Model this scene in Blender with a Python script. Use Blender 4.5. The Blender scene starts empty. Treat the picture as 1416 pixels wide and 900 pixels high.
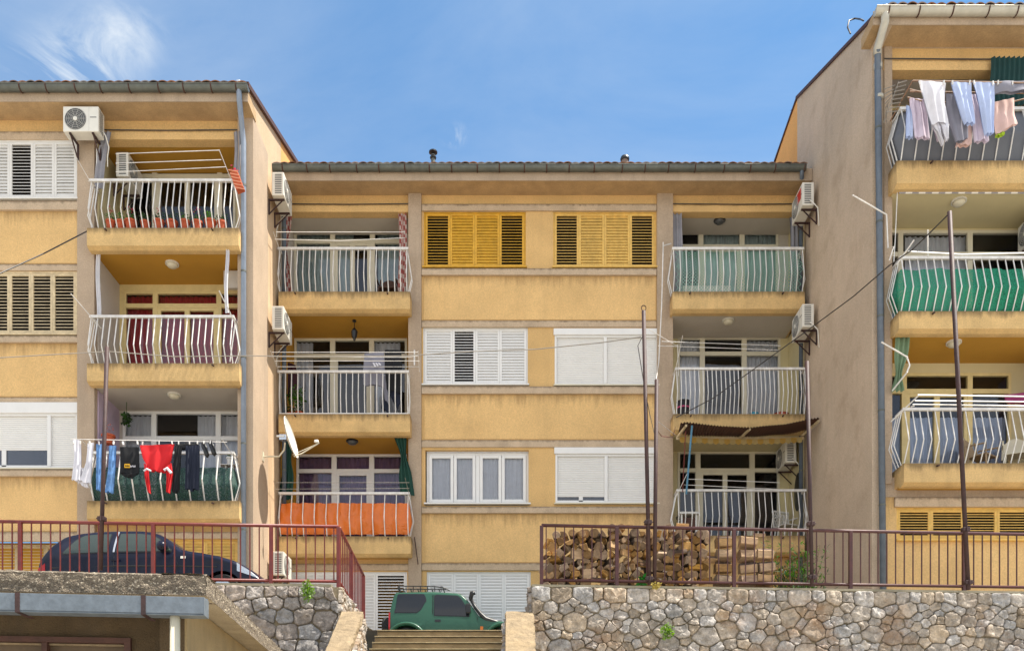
import bpy, math, random
from mathutils import Vector, noise, Matrix
random.seed(7)
R = math.radians
F = 1207.0; EYE = 1.6
scene = bpy.context.scene
COL = scene.collection
# ---- photo measurements -> metres: pixel (x, y) of the 1416 px wide photograph on the plane at distance D
def X(px, D): return (px-708.0)/F*D
def Z(py, D): return EYE+(1080.0-py)/F*D
def P(px, py, D): return Vector((X(px, D), D, Z(py, D)))
# facade planes (distance from the camera)
LS, LW, LB, LE = 19.27, 19.65, 20.75, 19.10     # left: slab front, wall, loggia back, eave
CS, CW, CB, CE = 21.40, 21.86, 22.80, 21.28     # centre
RS, RW, RB, RE = 17.35, 17.78, 18.75, 17.25     # right
XL, XR = -5.80, 7.32                            # the two side walls facing the gap
TER = 4.43                                      # terrace level by the steps
# ------------------------------------------------------------------ materials
def lin(h):
    h = h.lstrip('#'); o = []
    for i in (0, 2, 4):
        c = int(h[i:i+2], 16)/255.0
        o.append(c/12.92 if c <= .04045 else ((c+.055)/1.055)**2.4)
    return (o[0], o[1], o[2], 1)
def nd(nt, t, **k):
    n = nt.nodes.new(t)
    for a, b in k.items(): setattr(n, a, b)
    return n
def setv(n, **k):
    for a, b in k.items(): n.inputs[a.replace('_', ' ')].default_value = b
MATS = {}
def mat(name, col, rough=.8, var=.12, vscale=3.0, bump=.2, bscale=60, streak=0.0, dirt=0.0, metal=0.0, spec=.5,
        dark='#3a3026', island=0.0, sheen=0, trans=0, coat=0, stretch=(1, 1, 1), top=.72, objvar=0.0, grain=0.0, bdist=.02, crag=0.0, patch=0.0, patchcol='#8a8378'):
    if name in MATS: return MATS[name]
    m = bpy.data.materials.new(name); m.use_nodes = True; nt = m.node_tree; L = nt.links
    b = nt.nodes['Principled BSDF']
    base = lin(col) if isinstance(col, str) else col
    tc = nd(nt, 'ShaderNodeTexCoord'); mp = nd(nt, 'ShaderNodeMapping'); mp.inputs['Scale'].default_value = stretch
    oi = nd(nt, 'ShaderNodeObjectInfo'); vm = nd(nt, 'ShaderNodeVectorMath', operation='MULTIPLY_ADD')
    vm.inputs[1].default_value = (37, 19, 53)
    L.new(oi.outputs['Random'], vm.inputs[0]); L.new(tc.outputs['Object'], vm.inputs[2])
    L.new(vm.outputs[0], mp.inputs['Vector']); V = mp.outputs['Vector']
    n1 = nd(nt, 'ShaderNodeTexNoise'); setv(n1, Scale=vscale, Detail=8.0, Roughness=.62); L.new(V, n1.inputs['Vector'])
    def rng(sock, a, b2, c, d):
        q = nd(nt, 'ShaderNodeMapRange'); L.new(sock, q.inputs['Value'])
        for i, v in zip((1, 2, 3, 4), (a, b2, c, d)): q.inputs[i].default_value = v
        return q.outputs[0]
    def mixc(fac, A, Bc, mode='MIX'):
        q = nd(nt, 'ShaderNodeMix', data_type='RGBA', blend_type=mode)
        if hasattr(fac, 'is_linked'): L.new(fac, q.inputs[0])
        else: q.inputs[0].default_value = fac
        for i, c in ((6, A), (7, Bc)):
            if hasattr(c, 'is_linked'): L.new(c, q.inputs[i])
            else: q.inputs[i].default_value = c
        return q.outputs[2]
    def mul(a, c):
        q = nd(nt, 'ShaderNodeMath', operation='MULTIPLY'); L.new(a, q.inputs[0])
        if hasattr(c, 'is_linked'): L.new(c, q.inputs[1])
        else: q.inputs[1].default_value = c
        return q.outputs[0]
    lo = tuple(c*(1-var*1.3) for c in base[:3])+(1,); hi = tuple(min(1, c*(1+var)) for c in base[:3])+(1,)
    col_s = mixc(rng(n1.outputs['Fac'], .3, .7, 0, 1), lo, hi)
    if island:
        g = nd(nt, 'ShaderNodeNewGeometry'); hs = nd(nt, 'ShaderNodeHueSaturation')
        L.new(rng(g.outputs['Random Per Island'], 0, 1, 1-island, 1+island*.7), hs.inputs['Value'])
        w = nd(nt, 'ShaderNodeTexWhiteNoise', noise_dimensions='1D'); L.new(g.outputs['Random Per Island'], w.inputs['W'])
        L.new(rng(w.outputs['Value'], 0, 1, .35, 1.7), hs.inputs['Saturation']); L.new(col_s, hs.inputs['Color']); col_s = hs.outputs['Color']
    if grain:
        ng = nd(nt, 'ShaderNodeTexNoise'); setv(ng, Scale=38.0, Detail=3.0, Roughness=.75); L.new(V, ng.inputs['Vector'])
        gv = nd(nt, 'ShaderNodeHueSaturation'); L.new(rng(ng.outputs['Fac'], .3, .7, 1-grain, 1+grain), gv.inputs['Value']); L.new(col_s, gv.inputs['Color']); col_s = gv.outputs['Color']
    if objvar:
        hs = nd(nt, 'ShaderNodeHueSaturation'); w = nd(nt, 'ShaderNodeTexWhiteNoise', noise_dimensions='1D'); L.new(oi.outputs['Random'], w.inputs['W'])
        L.new(rng(oi.outputs['Random'], 0, 1, 1-objvar, 1+objvar*.6), hs.inputs['Value']); L.new(rng(w.outputs['Value'], 0, 1, .7, 1.25), hs.inputs['Saturation']); L.new(col_s, hs.inputs['Color']); col_s = hs.outputs['Color']
    if patch:
        n4 = nd(nt, 'ShaderNodeTexNoise'); setv(n4, Scale=1.3, Detail=9.0, Roughness=.68); L.new(V, n4.inputs['Vector'])
        col_s = mixc(mul(rng(n4.outputs['Fac'], .5, .68, 0, 1), patch), col_s, lin(patchcol))
    if streak:
        mp2 = nd(nt, 'ShaderNodeMapping'); mp2.inputs['Scale'].default_value = (2.6, 2.6, .22); L.new(vm.outputs[0], mp2.inputs['Vector'])
        n2 = nd(nt, 'ShaderNodeTexNoise'); setv(n2, Scale=1.6, Detail=7.0, Roughness=.6); L.new(mp2.outputs[0], n2.inputs['Vector'])
        col_s = mixc(mul(rng(n2.outputs['Fac'], .5, .74, 0, 1), streak), col_s, tuple(c*.45+.02 for c in base[:3])+(1,))
    if dirt:
        sx = nd(nt, 'ShaderNodeSeparateXYZ'); L.new(tc.outputs['Generated'], sx.inputs[0])
        mp3 = nd(nt, 'ShaderNodeMapping'); mp3.inputs['Scale'].default_value = (4.2, 4.2, .45); L.new(vm.outputs[0], mp3.inputs['Vector'])
        n3 = nd(nt, 'ShaderNodeTexNoise'); setv(n3, Scale=2.0, Detail=9.0, Roughness=.7); L.new(mp3.outputs[0], n3.inputs['Vector'])
        ad = nd(nt, 'ShaderNodeMath', operation='MULTIPLY_ADD'); L.new(n3.outputs['Fac'], ad.inputs[0]); ad.inputs[1].default_value = .9
        L.new(sx.outputs['Z'], ad.inputs[2])
        col_s = mixc(mul(rng(ad.outputs[0], top+.45, top+.75, 0, 1), dirt), col_s, lin(dark))
    L.new(col_s, b.inputs['Base Color'])
    b.inputs['Roughness'].default_value = rough; b.inputs['Metallic'].default_value = metal
    b.inputs['Specular IOR Level'].default_value = spec
    if coat: b.inputs['Coat Weight'].default_value = coat; b.inputs['Coat Roughness'].default_value = .06
    if sheen: b.inputs['Sheen Weight'].default_value = sheen
    if bump:
        nb = nd(nt, 'ShaderNodeTexNoise'); setv(nb, Scale=bscale, Detail=4.0, Roughness=.7); L.new(V, nb.inputs['Vector'])
        bp = nd(nt, 'ShaderNodeBump'); setv(bp, Strength=bump, Distance=bdist); L.new(nb.outputs['Fac'], bp.inputs['Height'])
        if crag:
            nc = nd(nt, 'ShaderNodeTexNoise'); nc.noise_type = 'RIDGED_MULTIFRACTAL'; setv(nc, Scale=7.0, Detail=9.0, Roughness=.6); L.new(V, nc.inputs['Vector'])
            b2 = nd(nt, 'ShaderNodeBump'); setv(b2, Strength=crag, Distance=.05); L.new(nc.outputs['Fac'], b2.inputs['Height']); L.new(b2.outputs[0], bp.inputs['Normal'])
        L.new(bp.outputs[0], b.inputs['Normal'])
    if trans:
        out = nt.nodes['Material Output']; tr = nd(nt, 'ShaderNodeBsdfTranslucent'); L.new(col_s, tr.inputs['Color'])
        mx = nd(nt, 'ShaderNodeMixShader'); mx.inputs[0].default_value = trans
        L.new(b.outputs[0], mx.inputs[1]); L.new(tr.outputs[0], mx.inputs[2]); L.new(mx.outputs[0], out.inputs['Surface'])
    MATS[name] = m; return m
def glass_mat(name, tint=(.62, .66, .68, 1), boost=.06):
    m = bpy.data.materials.new(name); m.use_nodes = True; nt = m.node_tree; L = nt.links; nt.nodes.remove(nt.nodes['Principled BSDF'])
    g = nd(nt, 'ShaderNodeBsdfGlossy'); g.inputs['Roughness'].default_value = .02; g.inputs['Color'].default_value = (.9, .93, 1, 1)
    t = nd(nt, 'ShaderNodeBsdfTransparent'); t.inputs[0].default_value = tint
    fr = nd(nt, 'ShaderNodeFresnel'); fr.inputs[0].default_value = 1.5
    a = nd(nt, 'ShaderNodeMath', operation='ADD'); L.new(fr.outputs[0], a.inputs[0]); a.inputs[1].default_value = boost
    tc = nd(nt, 'ShaderNodeTexCoord'); n = nd(nt, 'ShaderNodeTexNoise'); setv(n, Scale=1.2, Detail=1.0); L.new(tc.outputs['Object'], n.inputs['Vector'])
    bp = nd(nt, 'ShaderNodeBump'); setv(bp, Strength=.15, Distance=.05); L.new(n.outputs['Fac'], bp.inputs['Height']); L.new(bp.outputs[0], g.inputs['Normal'])
    mx = nd(nt, 'ShaderNodeMixShader'); L.new(a.outputs[0], mx.inputs[0]); L.new(t.outputs[0], mx.inputs[1]); L.new(g.outputs[0], mx.inputs[2])
    L.new(mx.outputs[0], nt.nodes['Material Output'].inputs['Surface']); return m
def net_mat(name, col, cell=30, alpha=.55):
    m = bpy.data.materials.new(name); m.use_nodes = True; nt = m.node_tree; L = nt.links; b = nt.nodes['Principled BSDF']
    b.inputs['Base Color'].default_value = lin(col); b.inputs['Roughness'].default_value = .7
    tc = nd(nt, 'ShaderNodeTexCoord'); n = nd(nt, 'ShaderNodeTexNoise'); setv(n, Scale=cell, Detail=2.0); L.new(tc.outputs['Object'], n.inputs['Vector'])
    q = nd(nt, 'ShaderNodeMapRange'); L.new(n.outputs['Fac'], q.inputs[0])
    for i, v in zip((1, 2, 3, 4), (.35, .6, alpha-.15, min(1, alpha+.2))): q.inputs[i].default_value = v
    L.new(q.outputs[0], b.inputs['Alpha']); return m
# plasters and paints
M_yel = mat('render_yellow', '#d2ac72', .92, .10, .8, .5, 70, streak=.15, patch=.16, patchcol='#b58d55', grain=.16)
M_pan = mat('render_yellow_panel', '#d8b278', .92, .09, .9, .5, 70, streak=.16, dirt=.55, dark='#7a5c38', top=.76, patch=.14, patchcol='#b88f58', grain=.16)
M_ora = mat('render_orange', '#d9a05a', .92, .1, .8, .4, 70, streak=.15, grain=.16)
M_tan = mat('render_tan', '#b09b84', .93, .10, 1.1, .6, 80, streak=.30, patch=.25, patchcol='#94836e', grain=.16)
M_led = mat('render_ledge', '#bca68b', .93, .12, 2.2, .5, 80, streak=.22, dirt=.75, dark='#5e4e3c', top=.7, grain=.16)
M_cream = mat('render_cream', '#c4a887', .92, .07, .9, .5, 80, streak=.18, patch=.15, patchcol='#a8946f', grain=.16)
M_shade = mat('render_brown', '#c1ac94', .93, .12, .35, .6, 70, streak=.14, patch=.45, patchcol='#9b846a', grain=.16)
M_soff = mat('soffit_render', '#b0936c', .93, .14, 2.5, .4, 60, patch=.4, patchcol='#8f7352', grain=.16)
M_slab = mat('slab_yellow', '#cdab74', .92, .12, 2.2, .5, 70, streak=.3, dirt=.72, dark='#5c4a30', top=.66, patch=.25, patchcol='#a68450', grain=.16)
M_must = mat('ceiling_mustard', '#b4842a', .9, .06, 1.5, .2, 60)
M_ceilw = mat('ceiling_white', '#b9b0a4', .9, .05, 1.5, .2, 60)
M_ceilc = mat('ceiling_cream', '#cbbd92', .9, .05, 1.5, .2, 60)
M_lilac = mat('render_lilac', '#b7a3b4', .9, .06, 1.5, .2, 60)
M_white = mat('white_paint', '#d6d3cd', .55, .05, 5, .05, 40)
M_wmet = mat('white_enamel', '#d9d6d1', .45, .16, 5, .05, 60, dirt=.25, dark='#7a5a3c', top=.9)
M_pvc = mat('white_pvc', '#dcdad6', .4, .03, 4, 0)
M_pvcc = mat('cream_pvc', '#cfc7b0', .45, .05, 4, 0)
M_crm = mat('cream_wood', '#d2bd85', .6, .08, 6, .1, 40)
M_ysh = mat('yellow_wood', '#cf9d2c', .6, .16, 9, .25, 40, streak=.25)
M_ysh2 = mat('pale_yellow_wood', '#dab15c', .62, .14, 9, .25, 40, streak=.3)
M_csh = mat('weathered_cream_wood', '#cdb994', .7, .2, 9, .3, 40, streak=.5)
M_gut = mat('zinc_grey', '#5f625c', .5, .18, 5, .2, 30, metal=.35, streak=.35)
M_gutl = mat('pale_zinc', '#b9b4a6', .55, .1, 5, .2, 30, metal=.2, streak=.2)
M_pipe = mat('pipe_grey', '#7f8a99', .5, .12, 6, .1, 30)
M_piped = mat('pipe_slate', '#5a6470', .5, .15, 6, .1, 30)
M_tile = mat('clay_tile', '#7d6252', .9, .3, 6, .3, 30, island=.3)
M_wood = mat('brown_board', '#4a2d22', .7, .2, 8, .2, 30)
M_rail = mat('red_oxide_paint', '#6e2620', .45, .22, 10, .15, 60, patch=.35, patchcol='#4a2a26')
M_rust = mat('rusty_steel', '#38211f', .65, .3, 12, .3, 60, patch=.4, patchcol='#553830')
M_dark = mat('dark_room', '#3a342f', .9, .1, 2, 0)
M_blk = mat('black_plastic', '#17181a', .4, .1, 8, 0)
M_rub = mat('black_rubber', '#141414', .8, .2, 12, .2, 60)
M_acw = mat('ac_white', '#d9d5ca', .45, .05, 5, 0, dirt=.15, dark='#8a7a60', top=.95)
M_acg = mat('ac_grille', '#4c4d4e', .5, .1, 20, 0)
M_cab = mat('cable_grey', '#8d867c', .6, .1, 8, 0)
M_cabd = mat('cable_dark', '#3b3632', .6, .1, 8, 0)
M_conc = mat('concrete_pale', '#a89c88', .95, .15, 3, .5, 40, patch=.4, patchcol='#857a68', grain=.16)
M_chrome = mat('steel_bright', '#c9ccd0', .25, .05, 8, 0, metal=.9)
G_win = glass_mat('window_glass', (.93, .94, .95, 1), .015); G_dark = glass_mat('tinted_glass', (.12, .13, .14, 1), .10)
# ------------------------------------------------------------------ mesh builder
WL = {}
class MB:
    def __init__(s): s.v = []; s.f = []; s.mi = []; s.cur = 0
    def face(s, idx): s.f.append(tuple(idx)); s.mi.append(s.cur)
    def quad(s, a, b, c, d):
        n = len(s.v); s.v += [Vector(a), Vector(b), Vector(c), Vector(d)]; s.face((n, n+1, n+2, n+3))
    def box(s, x0, x1, y0, y1, z0, z1):
        n = len(s.v)
        for z in (z0, z1):
            for (x, y) in ((x0, y0), (x1, y0), (x1, y1), (x0, y1)): s.v.append(Vector((x, y, z)))
        for q in ((3, 2, 1, 0), (4, 5, 6, 7), (0, 1, 5, 4), (1, 2, 6, 5), (2, 3, 7, 6), (3, 0, 4, 7)): s.face([n+i for i in q])
        return s
    def pb(s, px0, py0, px1, py1, D, dep):      # box whose front face covers that part of the facade at distance D
        return s.box(X(px0, D), X(px1, D), D, D+dep, Z(py1, D), Z(py0, D))
    def prism(s, pts, off):
        n = len(s.v); k = len(pts); off = Vector(off)
        s.v += [Vector(p) for p in pts]+[Vector(p)+off for p in pts]
        s.face(range(n, n+k)); s.face([n+k+i for i in range(k-1, -1, -1)])
        for i in range(k): j = (i+1) % k; s.face((n+j, n+i, n+k+i, n+k+j))
        return s
    def bar(s, a, b, w, h):
        a, b = Vector(a), Vector(b); d = (b-a).normalized(); up = Vector((0, 0, 1)) if abs(d.z) < .9 else Vector((0, 1, 0))
        r = d.cross(up).normalized()*w/2; u = r.cross(d).normalized()*h/2
        return s.prism([a+r+u, a-r+u, a-r-u, a+r-u], b-a)
    def tube(s, pts, r, n=6, cap=True):
        pts = [Vector(p) for p in pts]; base = len(s.v); K = len(pts)
        rr = r if isinstance(r, (list, tuple)) else [r]*K
        for i, p in enumerate(pts):
            d = (pts[min(i+1, K-1)]-pts[max(i-1, 0)]).normalized()
            up = Vector((0, 0, 1)) if abs(d.z) < .95 else Vector((0, 1, 0))
            a = d.cross(up).normalized(); b = d.cross(a).normalized()
            for k in range(n):
                t = 2*math.pi*k/n; s.v.append(p+(a*math.cos(t)+b*math.sin(t))*rr[i])
        for i in range(K-1):
            for k in range(n):
                j = (k+1) % n; s.face((base+i*n+k, base+i*n+j, base+(i+1)*n+j, base+(i+1)*n+k))
        if cap: s.face([base+k for k in range(n-1, -1, -1)]); s.face([base+(K-1)*n+k for k in range(n)])
        return s
    def lathe(s, c, prof, n=16, axis='z'):
        c = Vector(c); base = len(s.v)
        for (r, h) in prof:
            for k in range(n):
                t = 2*math.pi*k/n; a, b = r*math.cos(t), r*math.sin(t)
                s.v.append(c+Vector({'z': (a, b, h), 'y': (a, h, b), 'x': (h, a, b)}[axis]))
        for i in range(len(prof)-1):
            for k in range(n):
                j = (k+1) % n; s.face((base+i*n+k, base+i*n+j, base+(i+1)*n+j, base+(i+1)*n+k))
        s.face([base+k for k in range(n-1, -1, -1)]); s.face([base+(len(prof)-1)*n+k for k in range(n)])
        return s
    def grid(s, fn, nu, nv):
        n = len(s.v)
        for i in range(nu+1):
            for j in range(nv+1): s.v.append(Vector(fn(i/nu, j/nv)))
        for i in range(nu):
            for j in range(nv):
                a = n+i*(nv+1)+j; s.face((a, a+nv+1, a+nv+2, a+1))
        return s
    def build(s, name, m, parent=None, smooth=False, bevel=0, mats=None):
        off = WL.get(parent.name, Vector((0, 0, 0))) if parent else Vector((0, 0, 0))
        me = bpy.data.meshes.new(name); me.from_pydata([tuple(v-off) for v in s.v], [], s.f)
        for q in (mats or [m]): me.materials.append(q)
        if mats: me.polygons.foreach_set('material_index', s.mi)
        if smooth: me.polygons.foreach_set('use_smooth', [True]*len(s.f))
        me.update(); o = bpy.data.objects.new(name, me); COL.objects.link(o)
        if parent: o.parent = parent; WL[o.name] = off
        else: WL[o.name] = Vector((0, 0, 0))
        if bevel:
            b = o.modifiers.new('b', 'BEVEL'); b.width = bevel; b.segments = 2; b.limit_method = 'ANGLE'; b.angle_limit = R(40)
        return o
def tag(o, label=None, cat=None, group=None, kind=None):
    if label: o['label'] = label
    if cat: o['category'] = cat
    if group: o['group'] = group
    if kind: o['kind'] = kind
    return o
def thing(name, label, cat, loc, group=None):
    o = bpy.data.objects.new(name, None); COL.objects.link(o); o.location = loc; o.empty_display_size = .2
    WL[o.name] = Vector(loc); return tag(o, label, cat, group)
def rebase(o):                                  # put a single-mesh thing's origin at its base
    vs = o.data.vertices; n = len(vs)
    if not n: return o
    c = Vector((sum(v.co.x for v in vs)/n, sum(v.co.y for v in vs)/n, min(v.co.z for v in vs)))
    o.data.transform(Matrix.Translation(-c)); o.location = o.location+c; WL[o.name] = c; return o
def single(mb, name, m, label, cat, group=None, kind=None, **k):
    return tag(rebase(mb.build(name, m, **k)), label, cat, group, kind)
def copy_tree(o, parent=None):
    c = o.copy(); COL.objects.link(c); c.parent = parent
    for ch in list(o.children): copy_tree(ch, c)
    return c
def lerp(a, b, t): return a+(b-a)*t
def pl(pts, t):                                 # polyline y at parameter x
    if t <= pts[0][0]: return pts[0][1]
    for (a, b), (c, d) in zip(pts, pts[1:]):
        if t <= c: return b+(d-b)*(t-a)/(c-a) if c > a else d
    return pts[-1][1]
# ------------------------------------------------------------------ building pieces
def hole_wall(mb, x0, x1, z0, z1, Y, holes, dep=.14):
    xs = sorted({x0, x1, *[h[0] for h in holes], *[h[1] for h in holes]}); zs = sorted({z0, z1, *[h[2] for h in holes], *[h[3] for h in holes]})
    for a, b in zip(xs, xs[1:]):
        for c, d in zip(zs, zs[1:]):
            mx, mz = (a+b)/2, (c+d)/2
            if any(h[0] < mx < h[1] and h[2] < mz < h[3] for h in holes): continue
            mb.quad((a, Y, c), (b, Y, c), (b, Y, d), (a, Y, d))
    for a, b, c, d in holes:
        y = Y+dep
        mb.quad((a, Y, c), (a, y, c), (a, y, d), (a, Y, d)); mb.quad((b, Y, c), (b, Y, d), (b, y, d), (b, y, c))
        mb.quad((a, Y, d), (a, y, d), (b, y, d), (b, Y, d)); mb.quad((a, Y, c), (b, Y, c), (b, y, c), (a, y, c))
    return mb
def pane(mb, a, b, y, c, d): mb.quad((a, y, c), (b, y, c), (b, y, d), (a, y, d)); return mb
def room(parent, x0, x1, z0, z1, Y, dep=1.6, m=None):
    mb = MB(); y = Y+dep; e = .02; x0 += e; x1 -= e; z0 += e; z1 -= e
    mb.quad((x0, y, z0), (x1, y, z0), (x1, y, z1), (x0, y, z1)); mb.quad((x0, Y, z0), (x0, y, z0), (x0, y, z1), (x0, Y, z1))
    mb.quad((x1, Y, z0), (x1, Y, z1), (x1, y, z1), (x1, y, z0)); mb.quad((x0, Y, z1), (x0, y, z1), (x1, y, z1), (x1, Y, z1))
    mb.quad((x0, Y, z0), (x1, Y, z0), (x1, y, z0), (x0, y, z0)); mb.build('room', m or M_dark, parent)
def frame(mb, x0, x1, z0, z1, Y, w, dep):
    mb.box(x0, x0+w, Y, Y+dep, z0, z1); mb.box(x1-w, x1, Y, Y+dep, z0, z1)
    mb.box(x0+w, x1-w, Y+.001, Y+dep, z1-w, z1); mb.box(x0+w, x1-w, Y+.001, Y+dep, z0, z0+w)
def leaf(mb, x0, x1, z0, z1, Y, pitch, closed, mid=False, st=.05):
    frame(mb, x0, x1, z0, z1, Y, st, .04)
    a, b = x0+st, x1-st; lo, hi = z0+st, z1-st; n = max(2, round((hi-lo)/pitch)); p = (hi-lo)/n
    for i in range(n):
        z = lo+i*p; rise = p*1.12 if closed else p*.38; j = random.uniform(-.0012, .0012) if random.random() < .93 else random.uniform(-.008, .008)
        mb.prism([(a, Y+.004, z+j), (a, Y+.034, z+rise+j), (a, Y+.034, z+rise+.009+j), (a, Y+.004, z+.011+j)], (b-a, 0, 0))
def shutters(parent, px0, py0, px1, py1, D, spec, m, pitch=.07, rec=.03, st=.05, rm=True, lab=None):
    x0, x1, z0, z1 = X(px0, D), X(px1, D), Z(py1, D), Z(py0, D)
    fr = MB(); frame(fr, x0, x1, z0, z1, D+rec, .035, .09); fo = fr.build('window', m, parent, bevel=.004)
    if lab: fo['label'] = lab
    ws = [s[0] for s in spec]; tot = sum(ws); x = x0+.037; W = x1-x0-.074
    for w, cl in spec:
        b = MB(); ww = W*w/tot; leaf(b, x+.002, x+ww-.002, z0+.037, z1-.037, D+rec+.01+random.uniform(0, .008), pitch, cl, st=st)
        b.build('shutter', m, fo); x += ww
    s = MB(); s.box(x0-.03, x1+.03, D-.09, D+rec+.02, z0-.035, z0); s.build('sill', m, fo, bevel=.004)
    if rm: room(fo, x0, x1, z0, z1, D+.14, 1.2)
    return fo
def roller(parent, px0, py0, px1, py1, D, split, box=12, slit=0, ends=None):
    x0, x1, z0, z1 = X(px0, D), X(px1, D), Z(py1, D), Z(py0, D); bh = box/F*D
    fr = MB(); frame(fr, x0, x1, z0, z1-bh, D-.01, .05, .1); xs = X(split, D); fr.box(xs-.04, xs+.04, D-.012, D+.09, z0+.05, z1-bh-.05)
    fo = fr.build('window', M_pvc, parent, bevel=.005)
    b = MB(); b.box(x0-.03, x1+.03, D-.05, D+.1, z1-bh, z1); b.build('shutter_box', M_pvc, fo, bevel=.012)
    for k, (a, c) in enumerate(((x0+.05, xs-.04), (xs+.04, x1-.05))):
        sl = slit if k == 0 else 0; zb = z0+.05+sl; zt = z1-bh-.0; n = int((zt-zb)/.045); mb = MB()
        for i in range(n):
            za, zc = lerp(zb, zt, i/n), lerp(zb, zt, (i+1)/n); h = zc-za
            for (u, yu), (w, yw) in zip([(0, .05), (.12, .04), (.5, .032), (.88, .04)], [(.12, .04), (.5, .032), (.88, .04), (1, .05)]):
                mb.quad((a, D+yu, za+h*u), (c, D+yu, za+h*u), (c, D+yw, za+h*w), (a, D+yw, za+h*w))
        mb.build('roller_shutter', M_pvc, fo)
        if sl:
            g = MB(); m2 = (a+c)/2; g.box(a, c, D+.045, D+.06, z0+.05, zb); g.build('pane', G_win, fo)
            g = MB(); g.box(m2-.05, m2+.05, D+.03, D+.05, z0+.05, zb); g.box(a, c, D+.03, D+.05, z0+.05, z0+.09); g.build('sash', M_pvc, fo)
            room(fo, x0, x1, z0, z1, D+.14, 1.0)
    s = MB(); s.box(x0-.03, x1+.03, D-.09, D+.02, z0-.03, z0); s.build('sill', M_pvcc, fo, bevel=.004)
    return fo
def curtain_mb(mb, x0, x1, z0, z1, Y, amp=.03, nf=None, gather=0):
    nf = nf or max(2, (x1-x0)/.12); ph = random.random()*6
    def fn(u, v):
        g = 1-gather*math.sin(math.pi*v)*.6 if gather else 1
        x = lerp(x0, x1, .5+(u-.5)*g)
        return (x, Y+amp*math.sin(u*nf*6.28+ph+.7*math.sin(v*3+ph))+.3*amp*math.sin(u*nf*15+v*2), lerp(z1, z0, v))
    return mb.grid(fn, int(nf*8), 8)
def glazing(parent, px0, px1, ytop, zfl, D, mull, trans, m, curtains=None, mw=7, lower=None, hi=None, rm=None, lab=None, door=None):
    """balcony window wall: outer frame, mullions, one transom, panes, curtains behind"""
    x0, x1, z1 = X(px0, D), X(px1, D), Z(ytop, D); z0 = zfl+.03; w = mw/F*D/2
    fr = MB(); frame(fr, x0, x1, z0, z1, D-.02, .06, .09)
    cols = [x0+.06]+sum([[X(q, D)-w, X(q, D)+w] for q in mull], [])+[x1-.06]
    for q in mull: fr.box(X(q, D)-w, X(q, D)+w, D-.021, D+.07, z0+.06, z1-.06)
    zt = Z(trans, D)
    cells = list(zip(cols[::2], cols[1::2]))
    for a, b in cells: fr.box(a, b, D-.018, D+.07, zt-.05, zt+.05)
    for k, (a, b) in enumerate(cells):
        if door is not None and k in door: frame(fr, a, b, z0+.06, zt-.05, D-.012, .07, .07)
        if b-a > .9 and (door is None or k in door): mxx = (a+b)/2; fr.box(mxx-.06, mxx+.06, D-.016, D+.07, z0+.06, zt-.05)
        if lower: fr.box(a, b, D-.01, D+.06, z0+.06, z0+.06+lower)
    fo = fr.build('balcony_door', m, parent, bevel=.004)
    if lab: fo['label'] = lab
    for k, (a, b) in enumerate(cells):
        g = MB(); pane(g, a-.01, b+.01, D+.03, zt+.04, z1-.05); g.build('pane', G_win, fo)
        g = MB(); pane(g, a-.01, b+.01, D+.03, z0+.05, zt-.04); g.build('pane', G_win, fo)
        c = (curtains or [])[k] if curtains and k < len(curtains) else None
        if c:
            cm, ta, tb = c; q = MB(); curtain_mb(q, a-.03+(b-a)*ta, a-.03+(b-a+.06)*tb, z0+.05, z1-.04 if c[0] is not M_cblu else zt-.5, D+.16, .022); q.build('curtain', cm, fo, smooth=True)
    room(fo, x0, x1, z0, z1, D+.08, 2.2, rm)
    return fo
M_cwh = mat('curtain_white', '#e0e0e4', .9, .06, 5, 0, trans=.3)
M_cblu = mat('curtain_blue', '#b0bace', .9, .06, 5, 0, trans=.2)
M_cred = mat('curtain_red', '#a5222a', .9, .1, 5, 0, trans=.2)
M_cpur = mat('curtain_purple', '#7a5f7c', .9, .08, 5, 0, trans=.2)
M_cteal = mat('curtain_teal', '#aebdb9', .9, .08, 5, 0, trans=.3)
def belly_y(v, D, belly, kink):                  # v 0 at the rail, 1 at the slab
    return D-belly*(v/kink if v < kink else (1-v)/(1-kink)*.85+.15*0)
def railing(parent, px0, px1, ytop, zs, D, n, belly=.14, kink=.62, Dw=None, m=None, rt=.03, alt=0, rb=.0125):
    m = m or M_wmet; x0, x1, zt = X(px0, D), X(px1, D), Z(ytop, D); Dw = Dw or D+.4
    mb = MB(); mb.box(x0-rt, x1+rt, D-rt, D+rt, zt-rt*.9, zt+rt*.9)
    for x in (x0, x1): mb.box(x-rt*.8, x+rt*.8, D+rt+.001, Dw-.02, zt-rt*.8, zt+rt*.8)
    mb.box(x0, x1, D-.012, D+.012, zs+.015, zs+.04) if belly < .06 else None
    for i in range(n):
        x = lerp(x0+.01, x1-.01, i/(n-1))+random.uniform(-.006, .006); bl = belly*(1 if not (alt and i % 2) else .35)
        zz = lambda v: lerp(zt, zs+.005, v)
        mb.tube([(x, D, zt-.02), (x+random.uniform(-.004, .004), D-bl, zz(kink)), (x, D+.03, zs+.005)], rb, 5)
    for x, s in ((x0, -1), (x1, 1)):
        for k in (1, 2, 3):
            y = lerp(D, Dw, k/3.3); mb.tube([(x, y, zt-.02), (x+s*belly*.8, y, lerp(zt, zs, kink)), (x, y, zs+.005)], rb, 5)
    return mb.build('railing', m, parent)
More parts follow.
